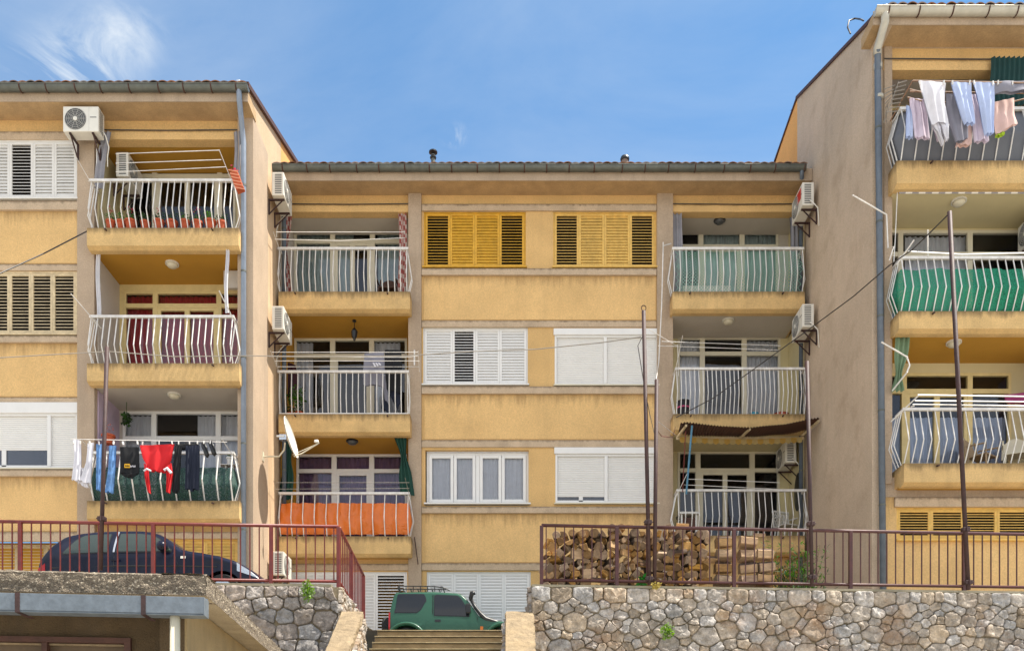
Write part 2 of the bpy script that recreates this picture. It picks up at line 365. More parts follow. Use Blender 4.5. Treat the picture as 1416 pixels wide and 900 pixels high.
def screen(px0, px1, ytop, zs, D, belly, kink, name, m, label, cat='balcony screen', wr=.012, sides=0, Dw=None, v0=0.0, v1=.97, freq=26, sag=0, nf=4, ng=90):
    x0, x1, zt = X(px0, D), X(px1, D), Z(ytop, D); sd = random.random()*50; L = x1-x0; S = sides
    def fn(u, v):
        t = u*(L+2*S)-S; vv = lerp(v0+sag*abs(math.sin(u*9))*.02, v1, v)
        bl = belly*(vv/kink if vv < kink else (1-vv)/(1-kink))
        w = wr*(noise.noise(Vector((t*nf+sd, vv*2.2, sd)))*1.6+math.sin(t*freq+3*noise.noise(Vector((t*2, vv*3, sd))))*.5)
        if t < 0: return (x0-bl*.8+.03, D-t+w, lerp(zt, zs, vv))
        if t > L: return (x1+bl*.8-.03, D+(t-L)+w, lerp(zt, zs, vv))
        return (x0+t, D-bl+.055+w, lerp(zt, zs, vv)+(.02*noise.noise(Vector((t*3, sd, 1))) if v == 0 else 0))
    mb = MB(); mb.grid(fn, ng, 14); return single(mb, name, m, label, cat, smooth=True)
def pillar(parent, px0, px1, D, zt, zb, back, m=None, proud=.06, name='pillar'):
    mb = MB(); mb.box(X(px0, D), X(px1, D), D-proud, back, zb, zt); return mb.build(name, m or M_tan, parent, bevel=.008)
def band(parent, px0, px1, py0, py1, D, proud, m, name='ledge'):
    mb = MB(); mb.pb(px0, py0, px1, py1, D-proud, proud+.02); return mb.build(name, m, parent, bevel=.006)
def gutter(parent, x0, x1, Y, z, r, m, brk=.62, up=None):
    mb = MB()
    def fn(u, v): a = math.pi*(v*1.0); return (lerp(x0, x1, u), Y-r*math.cos(a)*1.0-.0, z-r*math.sin(a)*1.05)
    mb.grid(fn, 2, 10)
    def fn2(u, v): a = math.pi*v; return (lerp(x0, x1, u), Y-(r-.004)*math.cos(a), z-(r-.004)*math.sin(a)*1.05)
    mb.grid(fn2, 2, 10); mb.tube([(x0, Y-r, z), (x1, Y-r, z)], .013, 6)
    for x in (x0, x1):
        mb.prism([(x, Y-r*math.cos(math.pi*k/8), z-r*1.05*math.sin(math.pi*k/8)) for k in range(9)], (.004, 0, 0))
    o = mb.build('gutter', m, parent, smooth=False)
    x = x0+brk*.4
    while x < x1:
        b = MB(); b.tube([(x, Y-(r+.006)*math.cos(math.pi*k/10), z-(r+.006)*1.05*math.sin(math.pi*k/10)) for k in range(11)], .014, 4); b.build('gutter_bracket', M_wood, o); x += brk*random.uniform(.85, 1.15)
    return o
def tiled_roof(parent, x0, x1, Y0, z0, slope, run, m, pitch=.19, amp=.02):
    """pantiled slope seen only at its scalloped lower edge"""
    n = int((x1-x0)/pitch); mb = MB(); K = 8; rows = max(1, int(run/.4))
    for r_ in range(rows):
        ya, yb = Y0+run*r_/rows, Y0+run*(r_+1)/rows+.03
        for i in range(n):
            xa = x0+i*pitch; j = random.uniform(-.012, .012); jz = random.uniform(-.004, .006)
            base = len(mb.v)
            for k in range(K+1):
                t = k/K; zz = amp*math.sin(t*math.pi) if k not in (0, K) else 0
                for y in (ya+j, yb+j): mb.v.append(Vector((xa+pitch*t, y, z0+(y-Y0)*slope+zz*1.3+jz+(.012 if y < yb-.1 else 0))))
                mb.v.append(Vector((xa+pitch*t, ya+j, z0+(ya-Y0)*slope+zz*1.3+jz-.012)))
            for k in range(K):
                a = base+k*3; mb.face((a, a+3, a+4, a+1)); mb.face((a+2, a+5, a+3, a))
    return mb.build('roof_tiles', m, parent)
def downpipe(parent, pts, r, m, clips=True):
    mb = MB(); mb.tube(pts, r, 12); o = mb.build('downpipe', m, parent, smooth=True)
    a, b = Vector(pts[-2]), Vector(pts[-1]); n = max(1, int((a-b).length/1.9))
    for i in range(n):
        c = a.lerp(b, (i+.5)/n); q = MB(); q.lathe(c-Vector((0, 0, .02)), [(r+.006, 0), (r+.006, .04)], 12); q.box(c.x-.01, c.x+.01, c.y, c.y+r+.06, c.z-.01, c.z+.02); q.build('pipe_clip', M_gut, o)
    return o
def slab(parent, px0, px1, y0, y1, D, back, ceil, m=None, right=True, lip=.06, ledge_px=0):
    """balcony slab with front beam, thinner plate behind it and painted ceiling under"""
    m = m or M_slab; x0, x1, zt, zb = X(px0, D), X(px1, D), Z(y0, D), Z(y1, D)
    mb = MB(); mb.box(x0, x1, D, back, zb+.05, zt)
    mb.prism([(x0, D, zb+.05), (x0, D+.10, zb), (x0, D+.24, zb), (x0, D+.24, zb+.05)], (x1-x0, 0, 0))
    o = mb.build('balcony', m, parent, bevel=.006)
    c = MB(); c.box(x0+.05, x1-.05, D+.245, back, zb+.035, zb+.047); c.build('ceiling', ceil, o)
    for q in (.13, .83):
        xx = lerp(x0, x1, q); d = MB(); d.tube([(xx, D+.05, zt-.05), (xx, D-.09, zt-.075)], .018, 8); d.build('drain_spout', M_rust, o)
    return o, zt
# ------------------------------------------------------------------ the three blocks of flats
def gable(parent, x, th, pts_front, pts_back, mf, mb_):
    a = MB(); a.prism([(x, y, z) for y, z in pts_front], (th, 0, 0)); a.build('side_wall', mf, parent)
    a = MB(); a.prism([(x, y, z) for y, z in pts_back], (th, 0, 0)); a.build('side_wall', mb_, parent)
def soffit_and_fascia(parent, x0, x1, Yf, Yw, yf0, yf1, zw, m=M_soff):
    """box eave: fascia strip at distance Yf and a soffit sloping back to the wall at height zw"""
    zt, zb = Z(yf0, Yf), Z(yf1, Yf)
    mb = MB(); mb.prism([(x0, Yf, zt), (x0, Yf, zb), (x0, Yw+.05, zw), (x0, Yw+.05, zt)], (x1-x0, 0, 0)); o = mb.build('eave', m, parent)
    f = MB(); f.box(x0, x1, Yf-.02, Yf-.002, zb-.01, zt+.04); f.build('fascia', M_tan, o); return o
G0 = TER-.1
def roof_plate(parent, x0, x1, ya, za, yr, zr_, yb):
    za -= .04
    q = MB(); zb = zr_-(yb-yr)*.35; t = .08
    q.prism([(x0, ya, za), (x0, yr, zr_), (x0, yb, zb), (x0, yb, zb-t), (x0, yr, zr_-t), (x0, ya, za-t)], (x1-x0, 0, 0)); q.build('roof', M_wood, parent)
    q = MB(); q.box(x0, x1, yb-.2, yb-.01, G0, zb-t); q.build('wall', M_yel, parent)
# ===== centre block
C = thing('apartment_building', 'lower middle block of yellow flats recessed between its two taller neighbours', 'building', (0, CW, G0))
zr = Z(283, CW)
L0, L1, RR0, RR1 = X(583, CW), X(908, CW), X(930, CW), XR
def zp(py, D=CW): return Z(py, D)
winC = [(586, 292, 727, 370), (765, 292, 907, 370), (585, 452, 730, 532), (767, 455, 910, 533), (588, 622, 731, 699), (768, 619, 910, 696), (590, 790, 734, 872)]
def ho(w, D): return (X(w[0], D), X(w[2], D), Z(w[3], D), Z(w[1], D))
mb = MB(); hole_wall(mb, L0-.02, X(912, CW), G0, Z(268, CW), CW, [ho(w, CW) for w in winC[:4]]+[(X(588, CW), X(731, CW), Z(699, CW), Z(622, CW)), ho(winC[5], CW), ho(winC[6], CW)], .2)
mb.build('wall', M_yel, C)
for a, b, c, d in ((586, 381, 907, 442), (587, 545, 907, 607), (588, 710, 907, 777)):
    q = MB(); q.pb(a, b, c, d, CW-.012, .02); q.build('wall_panel', M_pan, C)
for b, d, pr in ((282, 291, .05), (371, 380, .075), (443, 452, .035), (534, 544, .075), (608, 618, .035), (700, 709, .075), (778, 788, .05)): band(C, 583, 908, b, d, CW, pr, M_led)
pillar(C, 565, 583, CW, Z(265, CW), G0, CB, proud=.085); pillar(C, 908, 930, CW, Z(265, CW), G0, CB, proud=.085)
e = soffit_and_fascia(C, XL+.01, XR-.01, CE, CW, 236, 250, Z(270, CW))
gutter(C, X(379, CE), X(1113, CE)-.02, CE-.10, Z(227, CE-.2), .10, M_gut)
tiled_roof(C, XL+.02, XR-.02, CE-.21, Z(227, CE-.2)+.014, .33, 4.6, M_tile)
roof_plate(C, XL, XR, CE, Z(227, CE)-.1, 26.0, Z(227, CE)+1.4, 31)
for px, py, kind in ((599, 209, 1), (864, 218, 0)):
    D = 22.6; f = MB(); x, z = X(px, D), Z(228, D)-.2
    zt = Z(py, D); f.lathe((x, D, z), [(.055, 0), (.055, zt-z-.1), (.05, zt-z-.1)] if kind else [(.09, 0), (.09, zt-z-.06)], 14)
    fo = f.build('flue', M_gut if kind else M_tile, C, smooth=False)
    g = MB()
    if kind: g.lathe((x, D, zt-.08), [(.05, 0), (.11, .03), (.11, .06), (.04, .10)], 14); g.lathe((x, D, zt-.2), [(.075, 0), (.085, .03), (.05, .08)], 14)
    else: g.lathe((x, D, zt-.08), [(.11, 0), (.12, .04), (.10, .09), (.03, .1)], 14)
    g.build('flue_cap', M_blk, fo, smooth=False)
# bays: (px0, px1 of the opening), three storeys
def bay_wall(parent, x0, x1, z0, z1, D, hole, m):
    q = MB(); hole_wall(q, x0, x1, z0, z1, D, [hole] if hole else [], .05); q.build('loggia_wall', m, parent)
def lining(parent, x0, x1, y0, y1, z0, z1, m):
    q = MB(); q.box(x0, x1, y0, y1, z0, z1); q.build('loggia_side_wall', m, parent)
# centre left bay
bL = [slab(C, 385, 567, 403, 430, CS, CB, M_must), slab(C, 385, 567, 572, 600, CS, CB, M_must), slab(C, 386, 568, 741, 768, CS, CB, M_must)]
bR = [slab(C, 930, 1113, 403, 430, CS, CB, M_ceilw), slab(C, 931, 1113, 572, 597, CS, CB, M_ceilc), slab(C, 931, 1113, 740, 766, CS, CB, M_must)]
def top_beam(parent, px0, px1, py0, py1, py2, D, back, ceilm, m=M_yel):
    q = MB(); q.pb(px0, py0, px1, py1, D, .25); q.build('beam', M_pan, parent, bevel=.005)
    q = MB(); q.pb(px0, py2, px1, py0, D+.03, .2); q.build('beam', m, parent)
    q = MB(); q.box(X(px0, D), X(px1, D), D+.25, back, Z(py1, D)+.02, Z(py1, D)+.1); q.build('ceiling', ceilm, parent)
    q = MB(); q.tube([(X(px0, D), D-.03, Z(py0, D)), (X((px0+px1)/2, D), D-.03, Z(py0, D)-.015), (X(px1, D), D-.03, Z(py0, D))], .012, 5); q.build('curtain_rail', M_cabd, parent)
top_beam(C, 388, 565, 283, 293, 268, CW-.02, CB, M_ceilw); top_beam(C, 930, 1112, 283, 293, 268, CW-.02, CB, M_ceilw)
levL = [(bL[0][1], Z(293, CW)+.05), (bL[1][1], Z(430, CS)+.05), (bL[2][1], Z(600, CS)+.05)]
levR = [(bR[0][1], Z(293, CW)+.05), (bR[1][1], Z(430, CS)+.05), (bR[2][1], Z(597, CS)+.05)]
def do_bay(parent, x0, x1, D, levs, glz, mats, linings, yl):
    for k, ((z0, z1), g, m) in enumerate(zip(levs, glz, mats)):
        px0, px1, yt, mull, tr, fm, cur, rm, door = g
        bay_wall(parent, x0, x1, z0-.05, z1+.1, D, (X(px0, D), X(px1, D), z0, Z(yt, D)), m)
        glazing(parent, px0, px1, yt, z0-.03, D, mull, tr, fm, cur, rm=rm, door=door)
        for (a, b, lm) in linings: lining(parent, a, b, yl+.14, D+.01, z0-.0, z1, lm[k])
cw, cb, cr, cp, ct = M_cwh, M_cblu, M_cred, M_cpur, M_cteal
do_bay(C, XL, X(565, CW)+.05, CB, levL, [
    (407, 561, 316, [460, 515], 334, M_pvcc, [(ct, 0, 1), (ct, 0, .5), (ct, .1, 1)], None, [1]),
    (407, 563, 468, [460, 514], 492, M_pvcc, [(cw, 0, .45), None, (cw, 0, .8)], None, [1]),
    (410, 563, 628, [462, 514], 651, M_pvc, [(cp, 0, 1), (cp, 0, 1), (cp, 0, 1)], None, [1])],
    [M_ceilw, M_must, M_must], [(XL, XL+.10, [M_ceilw, M_must, M_must])], CW-.12)
do_bay(C, X(930, CW)-.05, XR, CB, levR, [
    (937, 1076, 313, [969, 1026], 341, M_pvcc, [None, (ct, 0, 1), (ct, .0, 1)], None, [1]),
    (937, 1079, 466, [971, 1029], 489, M_pvcc, [(cw, 0, 1), None, (cw, 0, 1)], None, []),
    (937, 1078, 624, [965, 1040], 650, M_pvcc, [None, None, None], None, [1])],
    [M_ceilw, M_ceilc, M_ceilc], [(XR-.10, XR, [M_ceilc, M_ceilc, M_ceilc])], CW-.12)
rl = dict(belly=.12, kink=.62, Dw=CW)
CD = CS+.05
railing(bL[0][0], 386, 563, 344, bL[0][1], CD, 22, **rl)
railing(bL[1][0], 386, 564, 514, bL[1][1], CD, 22, belly=.03, kink=.6, Dw=CW)
railing(bL[2][0], 387, 565, 682, bL[2][1], CD, 12, belly=.12, kink=.6, Dw=CW)
railing(bR[0][0], 931, 1110, 344, bR[0][1], CD, 22, **rl)
railing(bR[1][0], 935, 1113, 510, bR[1][1], CD, 30, belly=.10, kink=.55, Dw=CW)
railing(bR[2][0], 937, 1113, 678, bR[2][1], CD, 20, belly=.16, kink=.6, Dw=CW)
# windows of the middle
shutters(C, *winC[0], CW, [(1, 0), (1, 1), (1, 1), (1, 0)], M_ysh, .075, lab='bright yellow louvred shutter window')
shutters(C, *winC[1], CW, [(1, 0), (1.05, 1), (1.05, 1), (1, 0)], M_ysh2, .075, lab='faded yellow louvred shutter window')
shutters(C, *winC[2], CW, [(1.15, 1), (.95, 0), (1, 1), (1.1, 1)], M_pvc, .072, lab='white louvred shutter window with one open leaf')
roller(C, 767, 455, 910, 533, CW, 837, 9, 0); roller(C, 768, 619, 910, 696, CW, 838, 9, .13)
shutters(C, 590, 790, 734, 874, CW, [(1, 1)]*4, M_pvc, .075)
shutters(C, 400, 790, 563, 874, CW, [(.8, 1), (1, 1), (1, 1), (1, 0)], M_pvc, .075)
# glazed window with four sashes, set in a reveal
D = CW+.11; fr = MB(); x0, x1, z0, z1 = X(590, D), X(731, D), Z(698, D), Z(626, D)
frame(fr, x0, x1, z0, z1, D, .06, .08); fr.box((x0+x1)/2-.05, (x0+x1)/2+.05, D, D+.08, z0+.06, z1-.06); w4 = fr.build('window', M_pvc, C, bevel=.005)
xs = [x0+.06, lerp(x0, x1, .25), (x0+x1)/2-.05]
for a, b in ((x0+.06, lerp(x0, x1, .265)), (lerp(x0, x1, .265), (x0+x1)/2-.05), ((x0+x1)/2+.05, lerp(x0, x1, .735)), (lerp(x0, x1, .735), x1-.06)):
    s = MB(); frame(s, a+.004, b-.004, z0+.064, z1-.064, D-.02, .075, .06); s.build('sash', M_pvc, w4, bevel=.006)
    s = MB(); pane(s, a+.06, b-.06, D+.02, z0+.12, z1-.12); s.build('pane', G_win, w4)
for a, b in ((x0+.12, x0+1.3), (x0+1.32, x1-.05)):
    s = MB(); curtain_mb(s, a, b, z0+.1, z1-.1, D+.07, .010); s.build('curtain', M_cwh, w4, smooth=True)
s = MB(); s.box(x0-.05, x1+.05, CW-.10, D, z0-.035, z0); s.build('sill', M_pvc, w4, bevel=.004); room(w4, x0, x1, z0, z1, D+.09, 1.2)
s = MB(); s.grid(lambda u, v: (lerp(x0, x1, u), D-.015+.01*noise.noise(Vector((u*40, v*3, 1))), lerp(Z(619, CW), z1-.005-.03*abs(noise.noise(Vector((u*25, 0, 5)))), v)), 80, 3); s.build('foam_joint', M_cwh, w4)
q = MB(); q.quad((X(388, CB), CB, G0), (L0, CB, G0), (L0, CB, bL[2][1]), (X(388, CB), CB, bL[2][1])); q.build('wall', M_must, C)
q = MB(); hole_wall(q, XL, L0, G0, bL[2][1]-.3, CW, [(X(400, CW), X(563, CW), Z(874, CW), Z(790, CW))], .2); q.build('wall', M_yel, C); band(C, 389, 565, 779, 788, CW, .05, M_led)
q = MB(); hole_wall(q, X(930, CW), XR, G0, bR[2][1]-.3, CW, [(X(1045, CW), X(1108, CW), Z(858, CW), Z(788, CW))], .2); q.build('wall', M_yel, C)
shutters(C, 1045, 788, 1108, 858, CW, [(1, 1), (1, 1)], M_ysh2, .075)
downpipe(C, [(X(1107, CE), CE-.1, Z(232, CE)), (X(1107, CE), CE-.1, Z(248, CE)), (X(1108, 21.7), 21.72, Z(262, 21.7)), (X(1108, 21.7), 21.72, G0)], .05, M_piped)
downpipe(C, [(XL+.14, CE-.05, Z(231, CE)), (XL+.14, CE-.05, Z(240, CE)), (XL+.14, 21.68, Z(262, 21.7)), (XL+.14, 21.68, G0)], .055, M_piped)
# ===== left block
B = thing('apartment_building', 'tall yellow block of flats on the left with a sunlit cream gable', 'building', (-9, LW, G0))
x0L = -14.5
winL = [(-60, 195, 108, 276), (-60, 376, 107, 463), (-60, 557, 108, 648)]
mb = MB(); hole_wall(mb, x0L, X(112, LW), Z(742, LW), Z(166, LW), LW, [ho(w, LW) for w in winL], .2); mb.build('wall', M_yel, B)
mb = MB(); mb.box(x0L, X(112, LW), LW+.5, LW+.6, G0-.2, Z(742, LW)); mb.build('wall', M_must, B)
for b, d in ((291, 364), (474, 548), (659, 734)):
    q = MB(); q.pb(-100, b, 108, d, LW-.012, .02); q.build('wall_panel', M_pan, B)
for b, d, pr in ((182, 193, .05), (278, 290, .075), (365, 374, .035), (464, 473, .075), (549, 556, .035), (649, 658, .075), (735, 748, .06)): band(B, -120, 109, b, d, LW, pr, M_led)
pillar(B, 109, 133, LW, Z(181, LW), G0-.3, LB, proud=.085); pillar(B, 330, 352, LW, Z(165, LW), G0-.3, LB, proud=.085)
B_e = soffit_and_fascia(B, x0L, X(343, LE), LE, LW, 127, 141, Z(167, LW))
gutter(B, x0L, X(345, LE), LE-.10, Z(115, LE-.2), .10, M_gut)
tiled_roof(B, x0L, X(346, LE), LE-.21, Z(115, LE-.2)+.014, .32, 6, M_tile)
slab_top = Z(141, LE)
gf = [(LE, Z(141, LE)), (LW-.03, Z(167, LW)), (LW-.03, G0-.3), (21.9, G0-.3), (21.9, (Z(113, LE)-.13)+.32*(21.9-LE)), (LE, Z(113, LE)-.13)]
gb = [(21.9, G0-.3), (32, G0-.3), (32, 16.6), (25.5, (Z(113, LE)-.13)+.32*(25.5-LE)), (21.9, (Z(113, LE)-.13)+.32*(21.9-LE))]
gable(B, XL, -.2, gf, gb, M_cream, M_ora)
q = MB(); a = (XL-.1, LE-.1, Z(113, LE)-.14); bb = (XL-.1, 25.5, (Z(113, LE)-.13)+.32*(25.5-LE)+.02); q.bar(a, bb, .34, .10); q.build('verge_board', M_wood, B)
roof_plate(B, x0L, XL-.25, LE, Z(114, LE)-.12, 25.5, Z(114, LE)+.32*(25.5-LE)-.18, 32)
b1 = slab(B, 120, 330, 315, 343, LS, LB, M_must); b2 = slab(B, 120, 331, 502, 530, LS, LB, M_ceilw); b3 = slab(B, 120, 331, 692, 720, LS, LB, M_must)
top_beam(B, 133, 330, 181, 193, 163, LW-.02, LB, M_must)
levB = [(b1[1], Z(193, LW)+.05), (b2[1], Z(343, LS)+.05), (b3[1], Z(530, LS)+.05)]
do_bay(B, X(133, LW)-.05, X(330, LW)+.1, LB, levB, [
    (176, 326, 229, [214, 304], 244, M_pvcc, [None, None, None], None, [1]),
    (171, 336, 403, [215, 303], 423, M_crm, [(cr, 0, 1), (cr, 0, 1), (cr, 0, 1)], None, [1]),
    (170, 336, 569, [213, 302], 606, M_pvc, [(cw, 0, 1), (cw, .68, 1), (cw, 0, 1)], None, [])],
    [M_ceilc, M_crm, M_ceilw], [(X(133, LW), X(133, LW)+.03, [M_ceilc, M_ceilw, M_lilac]), (X(330, LW)-.03, X(330, LW), [M_tan, M_tan, M_tan])], LW-.08)
LD = LS+.05; lk = dict(belly=.15, kink=.66, Dw=LW)
railing(b1[0], 126, 322, 250, b1[1], LD, 23, **lk); railing(b2[0], 126, 322, 438, b2[1], LD, 23, **lk); railing(b3[0], 128, 322, 626, b3[1], LD, 11, belly=.15, kink=.6, Dw=LW, rb=.016)
shutters(B, *winL[0], LW, [(1, 0), (.75, 1), (.8, 0), (.72, 1), (.75, 1)], M_white, .072, rec=-.02, lab='white louvred shutter window')
shutters(B, *winL[1], LW, [(1, 0), (.9, 0), (.8, 0), (.8, 0), (.86, 0)], M_csh, .072, rec=-.01, lab='weathered cream louvred shutter window')
roller(B, *winL[2], LW, 68, 15, .38)
q = MB(); hole_wall(q, X(112, LW), XL-.2, G0-.3, b3[1]-.3, LW+.02, [(X(236, LW), X(330, LW), Z(815, LW), Z(745, LW))], .2); q.build('wall', M_yel, B)
shutters(B, 236, 745, 330, 815, LW+.02, [(1, 1), (1, 1)], M_ysh2, .07); band(B, 133, 330, 735, 744, LW, .05, M_led)
shutters(B, -60, 752, 104, 830, LW+.45, [(1, 1)]*4, M_csh, .07, rm=False)
downpipe(B, [(X(332, LE), LE-.1, Z(118, LE)), (X(333, LE), LE-.1, Z(144, LE)), (X(339, LW), LW-.24, Z(186, LW)), (X(340, LW), LW-.17, Z(205, LW)), (X(340, LW), LW-.17, G0)], .058, M_pipe)
# ===== right block
E = thing('apartment_building', 'tallest yellow block of flats on the right with a brown shaded gable', 'building', (10, RW, G0))
x1R = 14.5
q = MB(); hole_wall(q, XR, x1R, Z(687, RW), Z(66, RW), RW, [(X(1233, RW), x1R-.01, Z(660, RW), Z(67, RW))], .05); q.build('wall', M_tan, E)
q = MB(); hole_wall(q, XR, x1R, G0-.3, Z(669, RW), RW+.01, [(X(1240, RW), X(1475, RW), Z(746, RW), Z(701, RW))], .2); q.build('wall', M_pan, E)
band(E, 1238, 1480, 687, 700, RW, .05, M_led)
top_beam(E, 1222, 1560, 83, 97, 60, RW-.02, RB, M_ceilw)
soffit_and_fascia(E, X(1207, RE), x1R, RE, RW, 20, 35, Z(66, RW))
gutter(E, X(1207, RE), x1R, RE-.10, Z(8, RE-.2), .10, M_gutl); tiled_roof(E, X(1222, RE), x1R, RE-.21, Z(8, RE-.2)+.014, .42, 6, M_tile, amp=.03)
zv = lambda y: 16.86+.44*(y-17.25)
gf = [(RE, Z(35, RE)), (RE, zv(RE)), (22.4, zv(22.4)), (22.4, G0-.3), (RW-.03, G0-.3), (RW-.03, Z(69, RW))]
gb = [(22.4, zv(22.4)-.06), (22.7, zv(22.4)-.02), (24.2, 18.8), (31, 15.5), (31, G0-.3), (22.4, G0-.3)]
gable(E, XR, .2, gf, gb, M_shade, M_ora)
q = MB(); q.bar((XR+.07, RE-.1, zv(RE-.1)), (XR+.07, 22.42, zv(22.42)), .22, .07); q.bar((XR+.07, 22.42, zv(22.4)-.0), (XR+.07, 24.3, 18.84), .2, .06); q.bar((XR+.07, 24.25, 18.84), (XR+.07, 31, 15.55), .2, .06); q.build('verge_board', M_wood, E)
roof_plate(E, XR+.22, x1R, RE, Z(7, RE)-.05, 22.4, zv(22.4)-.1, 31)
r1 = slab(E, 1240, 1600, 222, 257, RS, RB, M_ceilc); r2 = slab(E, 1243, 1600, 430, 458, RS, RB, M_must); r3 = slab(E, 1250, 1600, 640, 670, RS, RB, M_must)
levE = [(r1[1], Z(97, RW)+.05), (r2[1], Z(257, RS)+.05), (r3[1], Z(458, RS)+.05)]
pillar(E, 1222, 1233, RW, Z(66, RW), Z(669, RW), RB, M_tan, proud=.035)
do_bay(E, X(1222, RW), x1R, RB, levE, [
    (1228, 1480, 128, [1262, 1340, 1420], 150, M_crm, [None]*4, None, [1]),
    (1226, 1440, 319, [1245, 1341, 1420], 352, M_pvcc, [(cb, 0, 1), (cw, .1, 1), None, None], None, []),
    (1228, 1398, 516, [1250, 1341], 541, M_crm, [(cb, 0, 1), (cb, 0, 1), (cb, 0, 1)], None, [1])],
    [M_ceilc, M_ceilc, M_ceilc], [(11.0, 11.1, [M_ceilc, M_ceilw, M_lilac]), (X(1233, RW), X(1233, RW)+.02, [M_lilac, M_lilac, M_ceilw])], RW-.1)
RD = RS+.05
railing(r1[0], 1246, 1600, 151, r1[1], RD, 20, belly=.18, kink=.5, Dw=RW, rb=.014); railing(r2[0], 1246, 1600, 357, r2[1], RD, 33, belly=.18, kink=.62, Dw=RW)
railing(r3[0], 1250, 1600, 566, r3[1], RD, 34, belly=.19, kink=.62, Dw=RW)
shutters(E, 1240, 701, 1475, 746, RW+.01, [(1, 0), (1, 0), (1, 0), (1, 0), (1, 0)], M_ysh2, .055)
downpipe(E, [(X(1221, RE), RE-.1, Z(20, RE)), (X(1221, RE), RE-.1, Z(36, RE)), (X(1208, RW), RW-.2, Z(78, RW)), (X(1210, RW), RW-.14, Z(120, RW)), (X(1218, RW), RW-.14, G0)], .064, M_piped)
q = MB(); q.tube([(X(1220.6, RE), RE-.1, Z(17, RE)), (X(1221, RE), RE-.1, Z(36, RE)), (X(1208, RW), RW-.2, Z(78, RW)), (X(1208.5, RW), RW-.17, Z(86, RW))], .081, 12); q.build('downpipe', M_gutl, E, smooth=True)
q = MB(); q.tube([(X(1210, RW), RW-.14, Z(96, RW)), (X(1210, RW), RW-.14, Z(103, RW))], .082, 12); q.tube([(X(1212, RW), RW-.14, Z(140, RW)), (X(1212, RW), RW-.14, Z(144, RW))], .082, 12); q.build('pipe_tape', M_gutl, E, smooth=True)
# ------------------------------------------------------------------ air conditioners
def make_ac(w=.78, h=.55, d=.28):
    t = thing('air_conditioner', 'x', 'air conditioner', (0, 0, 0), 'air conditioners on the outer walls')
    q = MB(); q.box(-w/2, w/2, 0, d, 0, h); q.build('casing', M_acw, t, bevel=.014)
    q = MB(); cx, cz, r = -w*.15, h*.5, h*.43
    q.lathe((cx, -.004, cz), [(r, 0), (r, .003)], 28, 'y'); fan = q.build('fan_opening', M_acg, t)
    q = MB()
    for k in range(1, 7): q.tube([(cx+r*k/6.3*math.cos(a*math.pi/14), -.014-.004*(6-k)/6, cz+r*k/6.3*math.sin(a*math.pi/14)) for a in range(29)], .0035, 4)
    for a in range(10): q.tube([(cx, -.018, cz), (cx+r*.97*math.cos(a*.628), -.014, cz+r*.97*math.sin(a*.628))], .0035, 4)
    q.build('fan_grille', mat('ac_wire', '#b9b7b0', .5, 0, 1, 0), fan)
    q = MB(); q.lathe((cx, -.026, cz), [(.04, 0), (.05, .012)], 18, 'y'); q.build('fan_hub', M_acw, fan)
    for s in (-1, 1):
        q = MB()
        for k in range(11):
            z = .06+k*(h-.12)/10; x = s*(w/2+.001)
            q.box(min(x, x-s*.006), max(x, x-s*.006), .05, d-.07, z-.012, z+.012)
        q.build('side_louvres', M_acg, t)
    q = MB(); q.box(w*.26, w*.44, -.003, .002, h*.55, h*.58); q.build('maker_badge', M_acg, t)
    q = MB(); q.box(w*.23, w*.232, -.002, .01, .02, h-.02); q.build('panel_seam', M_acg, t)
    for x in (-w*.32, w*.32):
        q = MB(); q.box(x-.02, x+.02, .02, d+.12, -.035, -.001); q.box(x-.02, x+.02, d+.09, d+.12, -.36, -.036); q.prism([(x-.012, .05, -.035), (x-.012, .08, -.035), (x-.012, d+.1, -.33), (x-.012, d+.1, -.36)], (.024, 0, 0)); q.build('bracket', M_rust if x < 0 else M_rust, t)
    q = MB(); q.tube([(w/2+.01, d*.6, .12), (w/2+.06, d*.7, .06), (w/2+.07, d+.06, -.1), (w/2+.02, d+.10, -.3), (w/2+.02, d+.11, -.5)], .013, 6); q.build('pipe', M_acw, t, smooth=True)
    return t
AC = make_ac(); first = [True]
def ac(x, y, z, rz, label):
    t = AC if first[0] else copy_tree(AC); first[0] = False
    t.location = (x, y, z); t.rotation_euler = (0, 0, rz); t['label'] = label; return t
def ac_side(px, py_top, D, wallx, right, label, off=.12, h=.55):
    x = wallx+(off+.28) if right else wallx-(off+.28)
    ac(x, D+.39, Z(py_top, D)-h, R(90) if right else R(-90), label)
ac(X(111, 19.1), 19.12, Z(181, 19.1), 0, 'white air conditioner facing the street under the left eave beside the white shutters')
ac(X(133, LW)+.62, LW+.62, Z(234, LW), R(90), 'white air conditioner hung inside the flower pot balcony of the left block')
ac_side(375, 238, 20.65, XL, True, 'white air conditioner on the sunlit gable just under the middle gutter')
ac_side(374, 423, 20.65, XL, True, 'white air conditioner halfway up the sunlit gable beside the laundry balcony')
ac_side(375, 762, 20.65, XL, True, 'white air conditioner low on the sunlit gable behind the red railing')
ac_side(1101, 252, 20.8, XR, False, 'white air conditioner with a red sticker high on the shaded brown gable')
ac_side(1104, 420, 20.8, XR, False, 'white air conditioner on the shaded brown gable below the netted balcony')
ac(XR-.46, 22.3, Z(641, 22.0), R(-90), 'grimy air conditioner under the corrugated awning in the lowest right balcony')
ac(X(1400, 17.9)+.42, 18.05, Z(330, 17.9), R(-90), 'large air conditioner above the green netted balcony at the right edge')
q = MB(); y = 20.78; q.box(XR-.405, XR-.40, y+.12, y+.4, Z(252, 20.8)-.32, Z(252, 20.8)-.06); single(q, 'sticker', mat('sticker_red', '#b5281f', .6, .05, 5, 0), 'small red sticker on the upper air conditioner of the brown gable', 'sticker')
